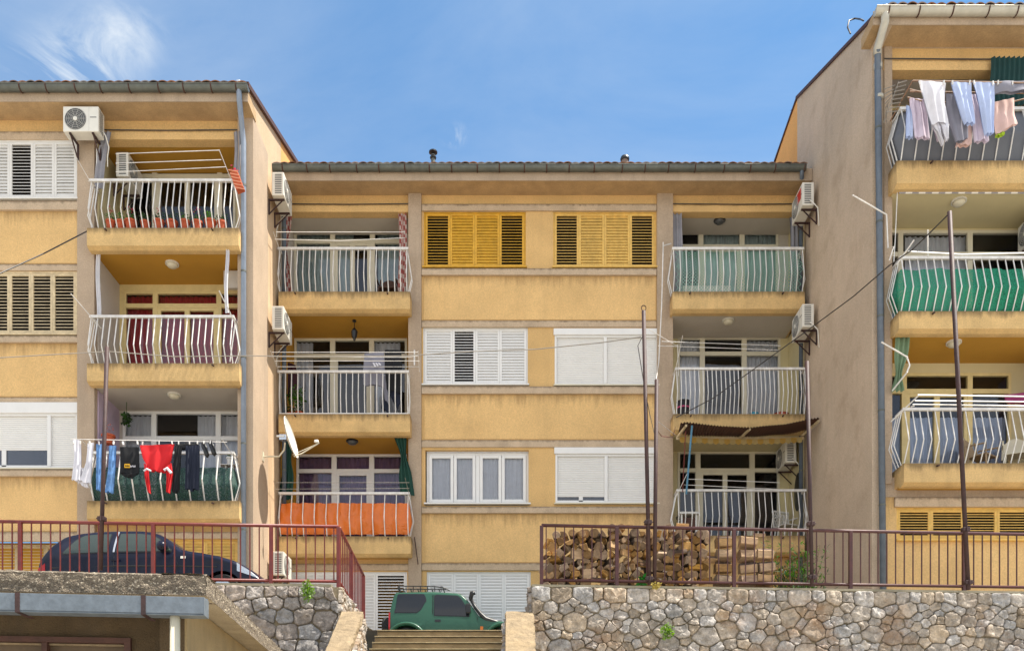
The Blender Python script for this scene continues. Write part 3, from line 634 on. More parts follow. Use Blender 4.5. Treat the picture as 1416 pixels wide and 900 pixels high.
# ------------------------------------------------------------------ satellite dish
D0 = 20.3; cx, cz = XL+.62, Z(605, D0)
t = thing('satellite_dish', 'white satellite dish on an arm from the sunlit cream gable', 'satellite dish', (XL, D0, cz-.5))
ax = Vector((.97, -.03, .24)).normalized(); e1 = ax.cross(Vector((0, 0, 1))).normalized(); e2 = e1.cross(ax).normalized(); cc = Vector((cx, D0, cz))
for nm, off in (('reflector', 0), ('reflector_back', -.012)):
    q = MB(); q.grid(lambda u, v: cc+ax*(off+.075*u*u-.03)+(e1*math.cos(v*6.2832)*.41+e2*math.sin(v*6.2832)*.47)*u, 8, 32); q.build(nm, mat('dish_white', '#cfcbc2', .5, .06, 4, 0), t, smooth=True)
q = MB(); q.tube([cc+(e1*math.cos(a*math.pi/20)*.41+e2*math.sin(a*math.pi/20)*.47)+ax*.046 for a in range(41)], .008, 6); q.build('rim', M_acw, t)
q = MB(); q.tube([(XL, D0, Z(631, D0)), (XL+.38, D0, Z(631, D0)), (XL+.50, D0, Z(622, D0)), (XL+.52, D0, Z(612, D0))], .02, 8); q.box(XL, XL+.02, D0-.06, D0+.06, Z(631, D0)-.11, Z(631, D0)+.11); q.build('wall_arm', M_pvcc, t)
q = MB(); lnb = cc+ax*.62-e2*.30; q.tube([cc-e2*.45, cc-e2*.43+ax*.2, lnb], .016, 8); q.tube([cc-e2*.45+e1*.1, lnb], .008, 6); q.build('feed_arm', M_pvcc, t)
q = MB(); q.tube([lnb, lnb+e2*.06, lnb+e2*.07-ax*.06], .034, 10); q.tube([lnb+e1*.05+e2*.02, lnb+e1*.05+e2*.05-ax*.06], .028, 10); q.build('receiver_head', M_acw, t, smooth=True)
q = MB(); q.box(cx-.22, cx-.06, D0-.05, D0+.05, cz-.06, cz+.06); q.tube([(cx-.28, D0-.04, cz+.02), (cx-.1, D0-.04, cz+.02)], .03, 8); q.build('mount', M_chrome, t)
# ------------------------------------------------------------------ fabric screens on balconies
k_ = dict(Dw=CW)
M_netg = net_mat('dark_green_net', '#123d33', 40, .82); M_net2 = net_mat('green_net', '#0a7d5c', 50, .80); M_greys = mat('grey_sheet', '#63666d', .8, .1, 1.5, .1, 20); M_orang = mat('orange_plastic', '#e67a30', .30, .08, 3, 0, trans=.2)
screen(129, 322, 642, b3[1], LD, .15, .6, 'balcony_screen', M_netg, 'dark green netting behind the bars of the laundry balcony', sides=.3, v0=.07)
screen(388, 566, 690, bL[2][1], CD, .12, .6, 'balcony_screen', M_orang, 'glossy orange plastic sheet tied along the lowest middle balcony', wr=.032, v0=.09, v1=.93, freq=17, sides=.1, nf=8, ng=220)
screen(1247, 1600, 151, r1[1], RD, .18, .5, 'balcony_screen', M_greys, 'grey sheet lining the top balcony of the right block', sides=.35, v0=.02)
screen(1247, 1600, 357, r2[1], RD, .18, .62, 'balcony_screen', M_net2, 'bright green netting around the middle balcony of the right block', sides=.35, v0=.20, wr=.028, freq=9, nf=6, ng=200)
nt = M_orang.node_tree; b_ = nt.nodes['Principled BSDF']; tcx = nd(nt, 'ShaderNodeTexCoord'); n_ = nd(nt, 'ShaderNodeTexNoise'); setv(n_, Scale=3.2, Detail=5.0); n_.inputs['Distortion'].default_value = 2.5; n_.noise_type = 'RIDGED_MULTIFRACTAL'
nt.links.new(tcx.outputs['Object'], n_.inputs['Vector']); bp = nd(nt, 'ShaderNodeBump'); setv(bp, Strength=.9, Distance=.03); nt.links.new(n_.outputs['Fac'], bp.inputs['Height']); nt.links.new(bp.outputs[0], b_.inputs['Normal'])
# diamond mesh on the upper right balcony of the middle block
x0, x1, zt, zb = X(931, CD), X(1110, CD), Z(347, CD), bR[0][1]+.02; mb = MB(); st = .075; n = int((x1-x0+(zt-zb))/st)
def dm(x, v): return (x, belly_y(v, CD, .12, .62)+.02, lerp(zt, zb, v))
for s in (1, -1):
    for i in range(n):
        a = x0+i*st if s > 0 else x1-i*st; p = []
        for k in range(7):
            v = k/6; xx = a-s*(zt-zb)*(1-v)+0
            if x0-.001 <= xx <= x1+.001: p.append(dm(xx, v))
        if len(p) > 1: mb.tube(p, .006, 4, cap=False)
single(mb, 'balcony_mesh', mat('mesh_green', '#86b3a2', .6, .1, 5, 0), 'green diamond wire mesh behind the bars of the upper right middle balcony', 'wire mesh')
for px in (960, 1030): pass
def hang(name, px0, px1, py0, py1, D, m, label, cat, amp=.03, gather=0, tie=None, bot=None, tilt=0):
    x0, x1, z1, z0 = X(px0, D), X(px1, D), Z(py0, D), Z(py1, D); ph = random.random()*9; W = x1-x0; nf = max(2, W/.10)
    def fn(u, v):
        g = 1.0
        if tie: g = lerp(1, .42, math.exp(-((v-tie)/.22)**2))
        return (lerp(x0, x1, .5)+(u-.5)*W*g+tilt*v+.02*math.sin(v*5+ph), D+amp*math.sin(u*nf*6.28+ph+.6*math.sin(4*v+ph)), lerp(z1, z0, v)-.02*abs(math.sin(u*9+ph))*(v > .95))
    mb = MB(); mb.grid(fn, max(16, int(nf*8)), 18); o = single(mb, name, m, label, cat, smooth=True)
    return o
M_pinkc = mat('checked_curtain', '#b98c84', .9, .1, 5, 0, trans=.2)
nt = M_pinkc.node_tree; b_ = nt.nodes['Principled BSDF']; chk = nd(nt, 'ShaderNodeTexChecker'); chk.inputs['Scale'].default_value = 9; chk.inputs[1].default_value = lin('#c9b8ad'); chk.inputs[2].default_value = lin('#a04f4a')
tcx = nd(nt, 'ShaderNodeTexCoord'); nt.links.new(tcx.outputs['Object'], chk.inputs[0]); nt.links.new(chk.outputs[0], b_.inputs['Base Color'])
M_grc = mat('green_awning_cloth', '#123f33', .85, .12, 4, 0); M_gryc = mat('grey_cloth', '#8d8b90', .9, .12, 4, 0); M_sage = mat('sage_cloth', '#6f8567', .9, .15, 5, 0); M_teal = mat('dark_teal_cloth', '#103a38', .8, .12, 4, 0)
hang('curtain', 389, 403, 296, 402, CW+.1, M_pinkc, 'red and white checked curtain at the left side of the upper middle balcony', 'curtain', tie=.5)
hang('curtain', 551, 562, 283, 402, CW+.05, M_pinkc, 'red and white checked curtain at the right side of the upper middle balcony', 'curtain')
hang('curtain', 931, 944, 288, 402, CW+.05, M_gryc, 'grey striped curtain at the left side of the green meshed balcony', 'curtain')
hang('curtain', 1092, 1106, 300, 402, CW+.1, M_gryc, 'grey striped curtain at the right side of the green meshed balcony', 'curtain')
hang('curtain', 392, 410, 604, 690, CW-.1, M_grc, 'dark green gathered curtain beside the satellite dish', 'curtain', tie=.35, tilt=-.12)
hang('curtain', 543, 562, 600, 684, CW-.2, M_grc, 'dark green gathered curtain at the right of the orange screened balcony', 'curtain', tie=.35, tilt=.22)
hang('curtain', 140, 154, 182, 260, LW-.15, M_gryc, 'twisted grey curtain beside the upper left air conditioner', 'curtain', amp=.02, tilt=-.2)
hang('curtain', 323, 332, 182, 262, LW-.1, M_gryc, 'twisted grey curtain beside the orange flower box', 'curtain', amp=.02)
hang('curtain', 133, 139, 345, 438, LW-.13, M_cwh, 'rolled white curtain at the left of the red curtained balcony', 'curtain', amp=.015)
hang('curtain', 311, 316, 345, 432, LW-.3, M_cwh, 'rolled white curtain at the right of the red curtained balcony', 'curtain', amp=.015)
hang('curtain', 1238, 1257, 462, 540, RS+.3, M_sage, 'sage green gathered curtain at the left of the lowest right balcony', 'curtain', tie=.7, tilt=-.08)
hang('curtain', 1370, 1450, 79, 145, RW-.14, M_teal, 'dark teal cloth hanging under the top right beam', 'curtain', amp=.025)
# ------------------------------------------------------------------ drying racks, rods, cords
def rods(name, label, lines, r, m, cat='drying rack'):
    mb = MB()
    for a in lines: mb.tube([P(*p) for p in a], r, 5)
    return single(mb, name, m, label, cat)
rods('drying_rack', 'white drying rack wires leaning out above the middle balcony of the dark clothes', [[(376, 487, 20.6), (578, 487, 21.0)], [(380, 499, 20.9), (580, 499, 21.1)], [(384, 507, 21.2), (580, 507, 21.3)], [(374, 485, 20.6), (386, 514, 21.4)], [(578, 485, 21.0), (580, 514, 21.4)], [(371, 493, 20.8), (560, 494, 20.9), (578, 492, 21.0)]], .006, M_wmet)
rods('drying_rack', 'thin drying lines over the upper middle balcony with checked curtains', [[(382, 321, 20.9), (560, 321, 21.2)], [(380, 331, 20.9), (470, 333, 21), (560, 329, 21.2)], [(378, 321, 20.7), (386, 343, 21.4)]], .0075, M_wmet)
rods('drying_rack', 'slanted drying rod arms over the flower pot balcony', [[(100, 208, 18.7), (124, 250, 19.3)], [(303, 207, 18.7), (325, 262, 19.3)], [(122, 250, 19.3), (138, 268, 19.7)], [(160, 213, 19), (303, 208, 18.8)], [(160, 226, 19), (306, 221, 18.9)], [(160, 238, 19.1), (312, 231, 19)]], .0075, M_wmet)
rods('drying_rack', 'slanted pale rod at the left end of the red curtained balcony', [[(98, 406, 18.7), (140, 454, 19.5)]], .011, M_wmet)
rods('drying_rack', 'slanted pale rods at the right end of the red curtained balcony', [[(303, 402, 18.7), (327, 450, 19.3)], [(325, 448, 19.3), (318, 500, 19.4)]], .013, M_wmet)
rods('drying_rack', 'slanted drying rod arms at the left of the white railed balcony', [[(898, 456, 20.6), (936, 478, 21.3)], [(937, 476, 21.3), (938, 520, 21.4)], [(944, 464, 20.9), (934, 512, 21.4)], [(910, 478, 21), (1075, 484, 21.3)], [(915, 472, 21), (1080, 478, 21.3)]], .0075, M_wmet)
rods('drying_rack', 'rod with clips leaning off the lowest right middle balcony', [[(950, 655, 21), (934, 688, 21.4)], [(946, 670, 21.2), (1075, 676, 21.3)], [(950, 662, 21.2), (1078, 667, 21.3)], [(911, 583, 20.6), (936, 603, 21.4)]], .008, M_wmet)
rods('drying_rack', 'thin drying lines above the orange screened balcony', [[(382, 667, 20.9), (566, 667, 21.2)], [(380, 676, 20.9), (566, 675, 21.2)], [(378, 664, 20.7), (386, 684, 21.4)], [(560, 660, 20.9), (566, 684, 21.4)]], .005, M_cab)
rods('drying_rack', 'white drying rack leaning in over the lowest right balcony', [[(1269, 546, 16.9), (1470, 549, 16.9)], [(1265, 554, 17), (1470, 556, 17)], [(1262, 559, 17.2), (1470, 562, 17.2)], [(1271, 546, 16.9), (1232, 583, 17.5)], [(1264, 561, 17.1), (1260, 562, 17.2)]], .013, M_wmet)
rods('drying_rack', 'bent rod arms with clips on the balcony of the sage curtain', [[(1219, 473, 16.9), (1255, 494, 17.2)], [(1255, 514, 17.2), (1234, 540, 17.6)], [(1254, 494, 17.2), (1258, 505, 17.2), (1254, 515, 17.2)]], .016, M_wmet)
rods('drying_rack', 'pale rod arms reaching left of the green netted balcony', [[(1179, 270, 16.9), (1226, 297, 17.3)], [(1226, 297, 17.3), (1228, 343, 17.4), (1236, 341, 17.3), (1230, 360, 17.4)], [(1264, 332, 16.9), (1240, 366, 17.3)], [(1283, 318, 17), (1283, 356, 17.3)], [(1256, 348, 17), (1330, 352, 17.1), (1470, 349, 17.1)]], .014, M_wmet)
rods('drying_rack', 'wooden rack arms holding the white laundry of the top right balcony', [[(1262, 112, 16.6), (1231, 168, 17.4)], [(1258, 124, 16.8), (1275, 128, 16.7)], [(1255, 135, 16.9), (1275, 140, 16.8)], [(1262, 112, 16.6), (1470, 116, 16.5)], [(1258, 127, 16.75), (1470, 130, 16.7)], [(1256, 139, 16.9), (1380, 146, 16.85), (1470, 124, 16.8)]], .014, mat('rack_wood', '#8a6a52', .7, .2, 8, .2, 40))
a = [[(1222, 170, 17.3), (1243, 113, 17.1)]]+[[(1238-k*2.0, 118+k*5.6, 17.1), (1222+k*.6+0, 124+k*6.5, 17.3)] for k in range(8)]+[[(1241-k*2.2, 116+k*5.6, 17.1), (1254-k*1.6, 112+k*6, 16.95)] for k in range(8)]
rods('tv_aerial', 'grey television aerial with many crossbars beside the top right laundry', a, .009, M_cab, 'aerial')
rods('drying_rack', 'drying line rods over the laundry balcony of the left block', [[(98, 607, 18.6), (314, 611, 18.5)], [(112, 607, 18.6), (130, 628, 19.3)], [(307, 607, 18.5), (330, 642, 19.3)]], .008, M_wmet)
rods('wall_hook', 'thin rusty rod on the grey pillar beside the orange screened balcony', [[(573, 742, 21.7), (578, 780, 21.7)]], .012, M_rust, 'hook')
rods('wall_hook', 'white rod on the grey pillar beside the dark clothes balcony', [[(573, 484, 21.7), (573, 505, 21.7)]], .02, M_wmet, 'hook')
rods('cable', 'pale vertical cable on the right grey pillar from bracket to poles', [[(917, 340, 21.6), (928, 337, 21.7)], [(917, 335, 21.6), (917, 345, 21.6)], [(917, 342, 21.6), (915, 420, 21.5), (911, 500, 21.4), (907, 528, 21)]], .014, M_wmet, 'cable')
# overhead cables
def cable(pts, r, m, label, sag=0):
    mb = MB(); mb.tube([P(*p) for p in pts], r, 5); return single(mb, 'cable', m, label, 'cable')
cable([(-60, 405, 17), (0, 378, 18), (60, 351, 19), (122, 319, 19.3)], .014, M_cabd, 'dark cable rising from the left edge to the flower pot balcony')
cable([(-40, 497, 18.5), (60, 491, 18.6), (150, 486, 18.7), (240, 493, 18.9), (340, 492, 18.8), (460, 493, 18.8), (560, 492, 18.9), (650, 486, 18.4), (740, 483, 17.6), (830, 474, 16.2), (886, 466, 14.75)], .010, M_cab, 'long pale cable strung across the facades to the tall pole')
cable([(1312, 296, 15.0), (1290, 318, 15.6), (1262, 345, 16.2), (1230, 367, 16.8), (1180, 410, 18), (1115, 458, 19.5), (1040, 512, 20.6), (985, 551, 21.2), (935, 577, 21.3)], .012, M_cabd, 'dark cable sloping from the right pole down to the white railed balcony')
cable([(888, 466, 14.7), (882, 478, 14.8), (892, 540, 15), (899, 575, 15.1), (905, 600, 14.9)], .007, M_cabd, 'slack wire hanging between the two tall poles')
cable([(905, 590, 14.8), (915, 603, 16), (930, 605, 19), (934, 590, 21)], .007, M_rail, 'thin red wire looping from the poles to the awning')
cable([(1176, 47, 19.5), (1172, 38, 19.6), (1174, 29, 19.7), (1182, 26, 19.8), (1190, 27, 19.5), (1194, 29, 19)], .018, M_cabd, 'dark hoop of cable standing on the brown gable roof edge')
# ------------------------------------------------------------------ ceiling lights
def glow_light(px, py, D, zc, label, kind='dome'):
    x = X(px, D)
    t = thing('ceiling_light', label, 'ceiling light', (x, D, zc))
    if kind == 'lantern':
        q = MB(); q.lathe((x, D, zc-.03), [(.05, 0), (.05, .03)], 10); q.tube([(x, D, zc-.02), (x, D, zc-.2)], .008, 5); q.build('stem', M_blk, t)
        q = MB(); q.lathe((x, D, zc-.52), [(.01, 0), (.03, .03), (.035, .06), (.065, .10), (.085, .24), (.07, .27), (.02, .33)], 6); q.build('lantern', M_blk, t)
    else:
        q = MB(); q.lathe((x, D, zc-.03), [(.15, 0), (.15, .03)], 20); q.build('base', M_acw if kind != 'dark' else M_blk, t)
        q = MB(); q.lathe((x, D, zc-.10), [(.04, 0), (.10, .02), (.13, .07)], 20); q.build('shade', M_pvcc if kind != 'dark' else M_acg, t, smooth=True)
cl = lambda y, D: Z(y, D)+.035
glow_light(238, 370, 19.9, cl(343, LS), 'square pale ceiling light over the red curtained balcony')
glow_light(241, 551, 19.9, cl(530, LS), 'round pale ceiling light over the laundry balcony')
glow_light(490, 450, 21.9, cl(430, CS), 'black lantern hanging over the balcony of dark clothes', 'lantern')
glow_light(487, 611, 21.9, cl(600, CS), 'round dark ceiling light over the orange screened balcony', 'dark')
glow_light(1007, 445, 21.9, cl(430, CS), 'small pale ceiling light over the white railed balcony')
glow_light(1009, 608, 21.9, cl(597, CS), 'small pale ceiling light behind the corrugated awning')
glow_light(995, 315, 22.2, Z(293, CW)+.02, 'brown lamp under the ceiling of the green meshed balcony', 'dark')
glow_light(1326, 286, 17.85, cl(257, RS), 'oval ceiling light over the green netted balcony')
glow_light(1319, 488, 17.85, cl(458, RS), 'round pale ceiling light over the lowest right balcony')
# ------------------------------------------------------------------ laundry
def garment(name, parts, D, m, label, cat='clothes', amp=.02, mats=None, flo=5):
    """parts = sheets given by their left edge and right edge (pixel polylines, top to bottom)"""
    mb = MB(); sd = random.random()*40
    for k, pt in enumerate(parts):
        l, r = pt[0], pt[1]; mb.cur = pt[2] if len(pt) > 2 else 0; dd = pt[3] if len(pt) > 3 else 0
        for face in (0, 1):
            def fn(u, v):
                ly = lerp(l[0][1], l[-1][1], v); ry = lerp(r[0][1], r[-1][1], v)
                lx = pl([(b, a) for a, b in l], ly); rx = pl([(b, a) for a, b in r], ry)
                x = lerp(lx, rx, u); y = lerp(ly, ry, u); e = math.sin(math.pi*u)
                w = amp*(math.sin(u*flo*3.1+sd+v*2)*.6+1.4*noise.noise(Vector((u*2.2, v*1.5+sd, k+sd))))*min(1, v*4+.25)
                th = (.012+.03*e*min(1, v*3)) * (1 if face else -1)
                return P(x, y+3*noise.noise(Vector((u*3, sd, v*9)))*(v > .97), D+dd)+Vector((0, w+th, 0))
            mb.grid(fn, 14, 16)
    return single(mb, name, m, label, cat, smooth=True, mats=mats)
fab = lambda n, c: mat(n, c, .9, .08, 5, .15, 40, trans=.12)
F_w = fab('cotton_white', '#dcdae0'); F_b = fab('cotton_blue_white', '#b4c2e2'); F_p = fab('cotton_lilac_white', '#cfc2d2'); F_pk = fab('cotton_pink', '#dcbcb4'); F_blk = fab('cotton_black', '#15161a'); F_red = fab('cotton_red', '#d21f26'); F_nav = fab('cotton_navy', '#1e2436'); F_jea = mat('denim', '#5d86b8', .9, .3, 9, .2, 40); F_gr = fab('cotton_grey', '#85848f')
DL = 18.55
garment('light_trousers', [([(101, 607), (103, 630), (99, 664)], [(112, 609), (113, 640), (112, 666)]), ([(121, 613), (119, 640), (110, 665)], [(130, 612), (127, 640), (126, 670)]), ([(110, 645), (108, 668)], [(118, 648), (123, 676)], 0, .05)], DL, F_w, 'pale grey trousers hung by both legs at the left end of the washing line')
garment('jeans', [([(133, 614), (133, 650), (133, 676)], [(142, 614), (141, 650), (141, 680)]), ([(151, 616), (149, 650), (145, 680)], [(161, 616), (160, 650), (157, 682)])], DL, F_jea, 'light blue jeans on the line crossed by the left pole')
t = thing('black_top', 'black sleeveless top with a small yellow printed patch on the washing line', 'clothes', P(180, 660, DL))
def sub_garment(t, name, parts, D, m, **k):
    o = garment(name, parts, D, m, None, None, **k); w = WL[o.name]; o.location = w-Vector(t.location); o.parent = t
    for a in ('label', 'category'):
        if a in o: del o[a]
    return o
sub_garment(t, 'cloth', [([(166, 618), (166, 640), (166, 655)], [(192, 618), (193, 645), (193, 655)]), ([(166, 654), (172, 659)], [(193, 654), (184, 661)])], DL, F_blk)
q = MB(); q.pb(172, 641, 179.5, 646.5, DL-.075, .004); q.build('printed_patch', mat('print_yellow', '#d9a520', .8, .05, 4, 0), t)
q = MB()
for k in range(4): q.pb(173.2+k*1.5, 642.6+(k % 2)*.4, 174.2+k*1.5, 645, DL-.078, .002)
q.build('patch_letters', F_blk, t)
q = MB()
for k in range(5): q.pb(180.3+k*1.5, 643+(k % 2)*.6, 181.1+k*1.5, 646-(k % 3)*.5, DL-.078, .002)
q.build('print_letters', F_w, t)
t = thing('red_jacket', 'red tracksuit jacket hung upside down with sleeves dangling', 'clothes', P(218, 680, DL))
sub_garment(t, 'cloth', [([(194, 616), (199, 635), (208, 652)], [(241, 614), (237, 635), (227, 652)]), ([(199, 640), (200, 655), (205, 681)], [(206, 645), (206, 655), (208, 681)], 0, -.03), ([(229, 645), (231, 660), (230, 680)], [(237, 640), (239, 655), (235, 681)], 0, -.03)], DL, F_red, amp=.03)
q = MB(); q.tube([P(199, 651, DL-.10), P(203, 648, DL-.11), P(209, 651, DL-.11)], .02, 5); q.build('white_stripe', F_w, t); q = MB(); q.tube([P(227, 650, DL-.11), P(231, 647, DL-.11), P(237, 654, DL-.10)], .03, 5); q.build('white_stripe', F_w, t)
garment('black_top', [([(243, 616), (240, 640), (238, 680)], [(252, 616), (250, 640), (247, 682)]), ([(243, 613), (247, 622)], [(275, 612), (272, 618)], 0, .03)], DL+.02, F_blk, 'crumpled black garment hanging between the red jacket and dark trousers')
garment('dark_trousers', [([(257, 616), (257, 650), (256, 676)], [(266, 617), (264, 650), (267, 679)], 0), ([(264, 616), (265, 650), (264, 678)], [(276, 615), (276, 650), (275, 676)])], DL, F_nav, 'dark navy trousers hanging right of the red jacket')
def shoe(px, py, label):
    D = DL-.02; mb = MB(); a = P(px, py, D)
    mb.tube([a, a+Vector((.02, 0, -.07)), a+Vector((.05, 0, -.15)), a+Vector((.09, .0, -.25)), a+Vector((.11, 0, -.31))], [.025, .045, .04, .05, .02], 8)
    mb.tube([a+Vector((.035, -.03, .0)), a+Vector((.1, -.03, -.12)), a+Vector((.14, -.03, -.29))], [.012, .018, .02], 6); single(mb, 'sandal', M_blk, label, 'sandal', smooth=True)
shoe(280, 612, 'black sandal clipped on the line next to the dark trousers'); shoe(290, 610, 'black sandal clipped last on the right end of the line')
# dark clothes on the middle balcony
t = thing('grey_shirt', 'grey sports shirt with three slanted white bars hung on the middle balcony', 'clothes', P(520, 530, 21.62))
sub_garment(t, 'cloth', [([(504, 489), (502, 520), (503, 532)], [(531, 487), (532, 515), (529, 534)]), ([(503, 512), (502, 531)], [(508, 512), (507, 530)], 0, .03), ([(529, 520), (532, 552)], [(534, 520), (538, 560)], 0, .03)], 21.62, F_gr)
q = MB()
for k in range(3):
    a = P(515+k*3.6, 501.5, 21.53); q.prism([a, a+Vector((.045, 0, 0)), a+Vector((.045+.05, 0, -.09+.02*k)), a+Vector((.055, 0, -.105+.02*k))], (0, .004, 0))
q.build('emblem', F_w, t)
garment('black_top', [([(532, 484), (532, 510), (535, 540)], [(555, 484), (556, 510), (555, 545)])], 21.65, F_blk, 'black shirt hung beside the grey sports shirt')
garment('dark_shorts', [([(528, 526), (529, 550), (527, 564)], [(540, 526), (540, 548), (538, 572)]), ([(540, 526), (540, 548), (546, 560)], [(556, 526), (556, 552), (550, 566)], 0, .01)], 21.7, F_nav, 'dark navy shorts hanging behind the bars below the black shirt')
garment('dark_coat', [([(396, 500), (394, 520), (395, 548)], [(409, 505), (412, 525), (409, 548)])], 22.2, fab('cotton_maroon', '#3a1a22'), 'dark maroon coat hanging at the left end inside the middle balcony')
# white laundry on the top right balcony
DR_ = 16.55
garment('towel', [([(1270, 112), (1278, 140), (1288, 171)], [(1308, 115), (1307, 140), (1313, 173)], 0), ([(1287, 170), (1296, 185), (1303, 200)], [(1299, 171), (1300, 188), (1304, 200)], 0, .02), ([(1299, 171), (1303, 185), (1308, 194)], [(1313, 172), (1312, 182), (1312, 193)], 0, .01)], DR_, F_w, 'bright white shirt hung in front of the top right washing', amp=.03)
garment('towel', [([(1315, 114), (1324, 142), (1335, 172)], [(1343, 115), (1344, 142), (1348, 172)])], DR_, F_b, 'pale blue pillowcase third from the left in the top right washing', amp=.03)
garment('towel', [([(1345, 114), (1355, 150), (1363, 186)], [(1375, 115), (1374, 150), (1374, 185)])], DR_, F_b, 'long pale blue towel with a grey shadowed left fold near the teal cloth', amp=.03)
garment('towel', [([(1375, 113), (1376, 130)], [(1440, 112), (1440, 126)])], DR_, F_gr, 'grey white cloth folded over the line at the right edge', amp=.03)
garment('towel', [([(1253, 146), (1252, 170), (1252, 190)], [(1260, 148), (1263, 170), (1263, 192)])], 16.9, F_b, 'narrow blue white cloth leftmost in the top right washing')
garment('towel', [([(1258, 136), (1262, 160), (1265, 190)], [(1276, 138), (1282, 160), (1287, 192)])], 16.85, F_p, 'lilac white pillowcase second from the left in the top right washing', amp=.03)
garment('towel', [([(1276, 126), (1284, 160), (1296, 196)], [(1300, 128), (1300, 160), (1302, 192)])], 16.7, F_p, 'lilac cloth hidden half behind the bright white shirt')
garment('towel', [([(1308, 130), (1312, 165), (1321, 198)], [(1332, 131), (1338, 165), (1338, 193)])], 16.7, F_gr, 'grey white sheet hanging behind the pale blue pillowcase', amp=.03)
garment('towel', [([(1332, 168), (1327, 185), (1321, 204)], [(1342, 168), (1343, 185), (1343, 200)])], 16.8, F_pk, 'small peach cloth at the bottom of the top right washing')
garment('towel', [([(1338, 131), (1344, 165), (1348, 196)], [(1352, 131), (1362, 165), (1367, 196)])], 16.72, F_p, 'lilac grey cloth with a ragged hem behind the long pale blue towel', amp=.03)
garment('towel', [([(1374, 142), (1374, 165), (1377, 187)], [(1402, 136), (1404, 160), (1407, 172)])], 16.8, F_pk, 'pale pink square cloth rightmost in the top right washing', amp=.03)
garment('towel', [([(1376, 184), (1377, 190)], [(1388, 180), (1389, 187)])], 16.85, mat('lime_cloth', '#9fbf2f', .9, .1, 5, 0), 'tiny lime green rag under the pale pink cloth')
# ------------------------------------------------------------------ pots, furniture on balconies
M_ter = mat('terracotta', '#b0512e', .8, .15, 6, .2, 30); M_leaf = mat('leaf_green', '#4d7a2c', .6, .3, 6, 0, trans=.25, island=.35); M_leafd = mat('leaf_dark', '#33541f', .6, .3, 6, 0, trans=.25, island=.35); M_pet = mat('petal_pink', '#c93a5a', .7, .2, 6, 0, trans=.2)
def leaves(mb, c, r, n, size, shape=(1, 1, 1), droop=.3):
    for i in range(n):
        d = Vector((random.gauss(0, 1), random.gauss(0, 1), random.gauss(0, 1))).normalized()*r*random.random()**.5
        p = Vector(c)+Vector((d.x*shape[0], d.y*shape[1], d.z*shape[2])); a = Vector((random.uniform(-1, 1), random.uniform(-1, 1), random.uniform(-droop-.5, .9))).normalized()
        s = a.cross(Vector((random.random(), random.random(), random.random()))).normalized()*size*.28; a = a*size*random.uniform(.6, 1.2)
        n0 = len(mb.v); mb.v += [p, p+a*.5+s, p+a, p+a*.5-s]; mb.face((n0, n0+1, n0+2, n0+3))
def pot(px, py, D, r, label, h=None, flower=None, m=None, plant=True, group=None, zb=None):
    x = X(px, D); h = h or r*1.8; z = zb if zb is not None else Z(py, D)
    t = thing('flower_pot', label, 'flower pot', (x, D, z), group)
    q = MB(); q.lathe((x, D, z), [(r*.68, 0), (r*.95, h*.82), (r*1.08, h*.83), (r*1.08, h), (r*.9, h), (r*.85, h*.9)], 14); q.build('pot', m or M_ter, t)
    if plant:
        q = MB(); leaves(q, (x, D, z+h*1.35), r*1.2, 60, r*.55); q.build('foliage', random.choice((M_leaf, M_leafd)), t)
    if flower:
        q = MB(); leaves(q, (x, D, z+h*1.9), r*.9, 14, r*.4); q.build('blossom', flower, t)
zL = b1[1]+.11
mx_ = [(153, 'at the far left'), (167, 'second from the left'), (181, 'third from the left'), (201, 'fourth from the left'), (220, 'just left of the middle'), (238, 'in the middle'), (256, 'just right of the middle'), (273, 'third from the right'), (291, 'second from the right'), (307, 'at the right end')]
for k, (px, w_) in enumerate(mx_): pot(px, 315, 19.45+.03*(k % 2), .10+.012*(k % 3), 'terracotta pot %s of the row on the upper left balcony' % w_, h=.26, flower=M_pet if k in (0, 2, 4, 7) else None, group='flower pots in a row on the upper left balcony', zb=b1[1])
t = thing('flower_box', 'orange terracotta flower box hooked outside the right end of the upper left railing', 'flower box', P(328, 268, 19.0))
q = MB(); a, b = P(324, 240, 19.0), P(333, 264, 19.0); q.bar(a, b, .17, .16); q.build('box', M_ter, t, bevel=.01); q = MB()
for k in range(6): c = a.lerp(b, k/5); q.bar(c+Vector((-.1, -.085, .02)), c+Vector((.1, -.085, -.02)), .01, .02)
q.build('ribs', mat('terracotta_pale', '#d08a6a', .8, .1, 6, 0), t); q = MB(); leaves(q, a+Vector((0, 0, .06)), .1, 25, .05); q.build('blossom', M_pet, t)
pot(933/1, 655, 21.6, .09, 'unused', plant=False) if False else None
pot(318, 640, 19.9, .08, 'small white pot with a plant in the right corner of the laundry balcony', m=M_acw, h=.17, zb=Z(643, 19.9))
q = MB(); q.box(X(306, 19.9), X(326, 19.9), 19.8, 20.0, Z(643, 19.9)-.02, Z(643, 19.9)-.002); q.box(X(312, 19.9), X(314, 19.9), 19.85, 19.95, b3[1], Z(643, 19.9)-.02); q.box(X(322, 19.9), X(324, 19.9), 19.85, 19.95, b3[1], Z(643, 19.9)-.02); single(q, 'plant_stand', M_white, 'narrow white stand under the small pot on the laundry balcony', 'stand')
pot(150, 612, 19.6, .14, 'terracotta pot with dry flowers at the left of the laundry balcony', h=.2, zb=Z(614, 19.6), plant=False, flower=M_ter)
q = MB(); c = P(175, 580, 20.3); leaves(q, c, .16, 120, .1, (.7, .7, 1)); q.tube([c+Vector((0, 0, .1)), c+Vector((0, 0, .42))], .006, 4); single(q, 'hanging_plant', M_leafd, 'dark hanging plant in the window corner above the laundry balcony', 'plant')
pot(402, 572, 22.0, .13, 'potted green plant at the left end of the dark clothes balcony', h=.25, flower=M_pet, zb=bL[1][1])
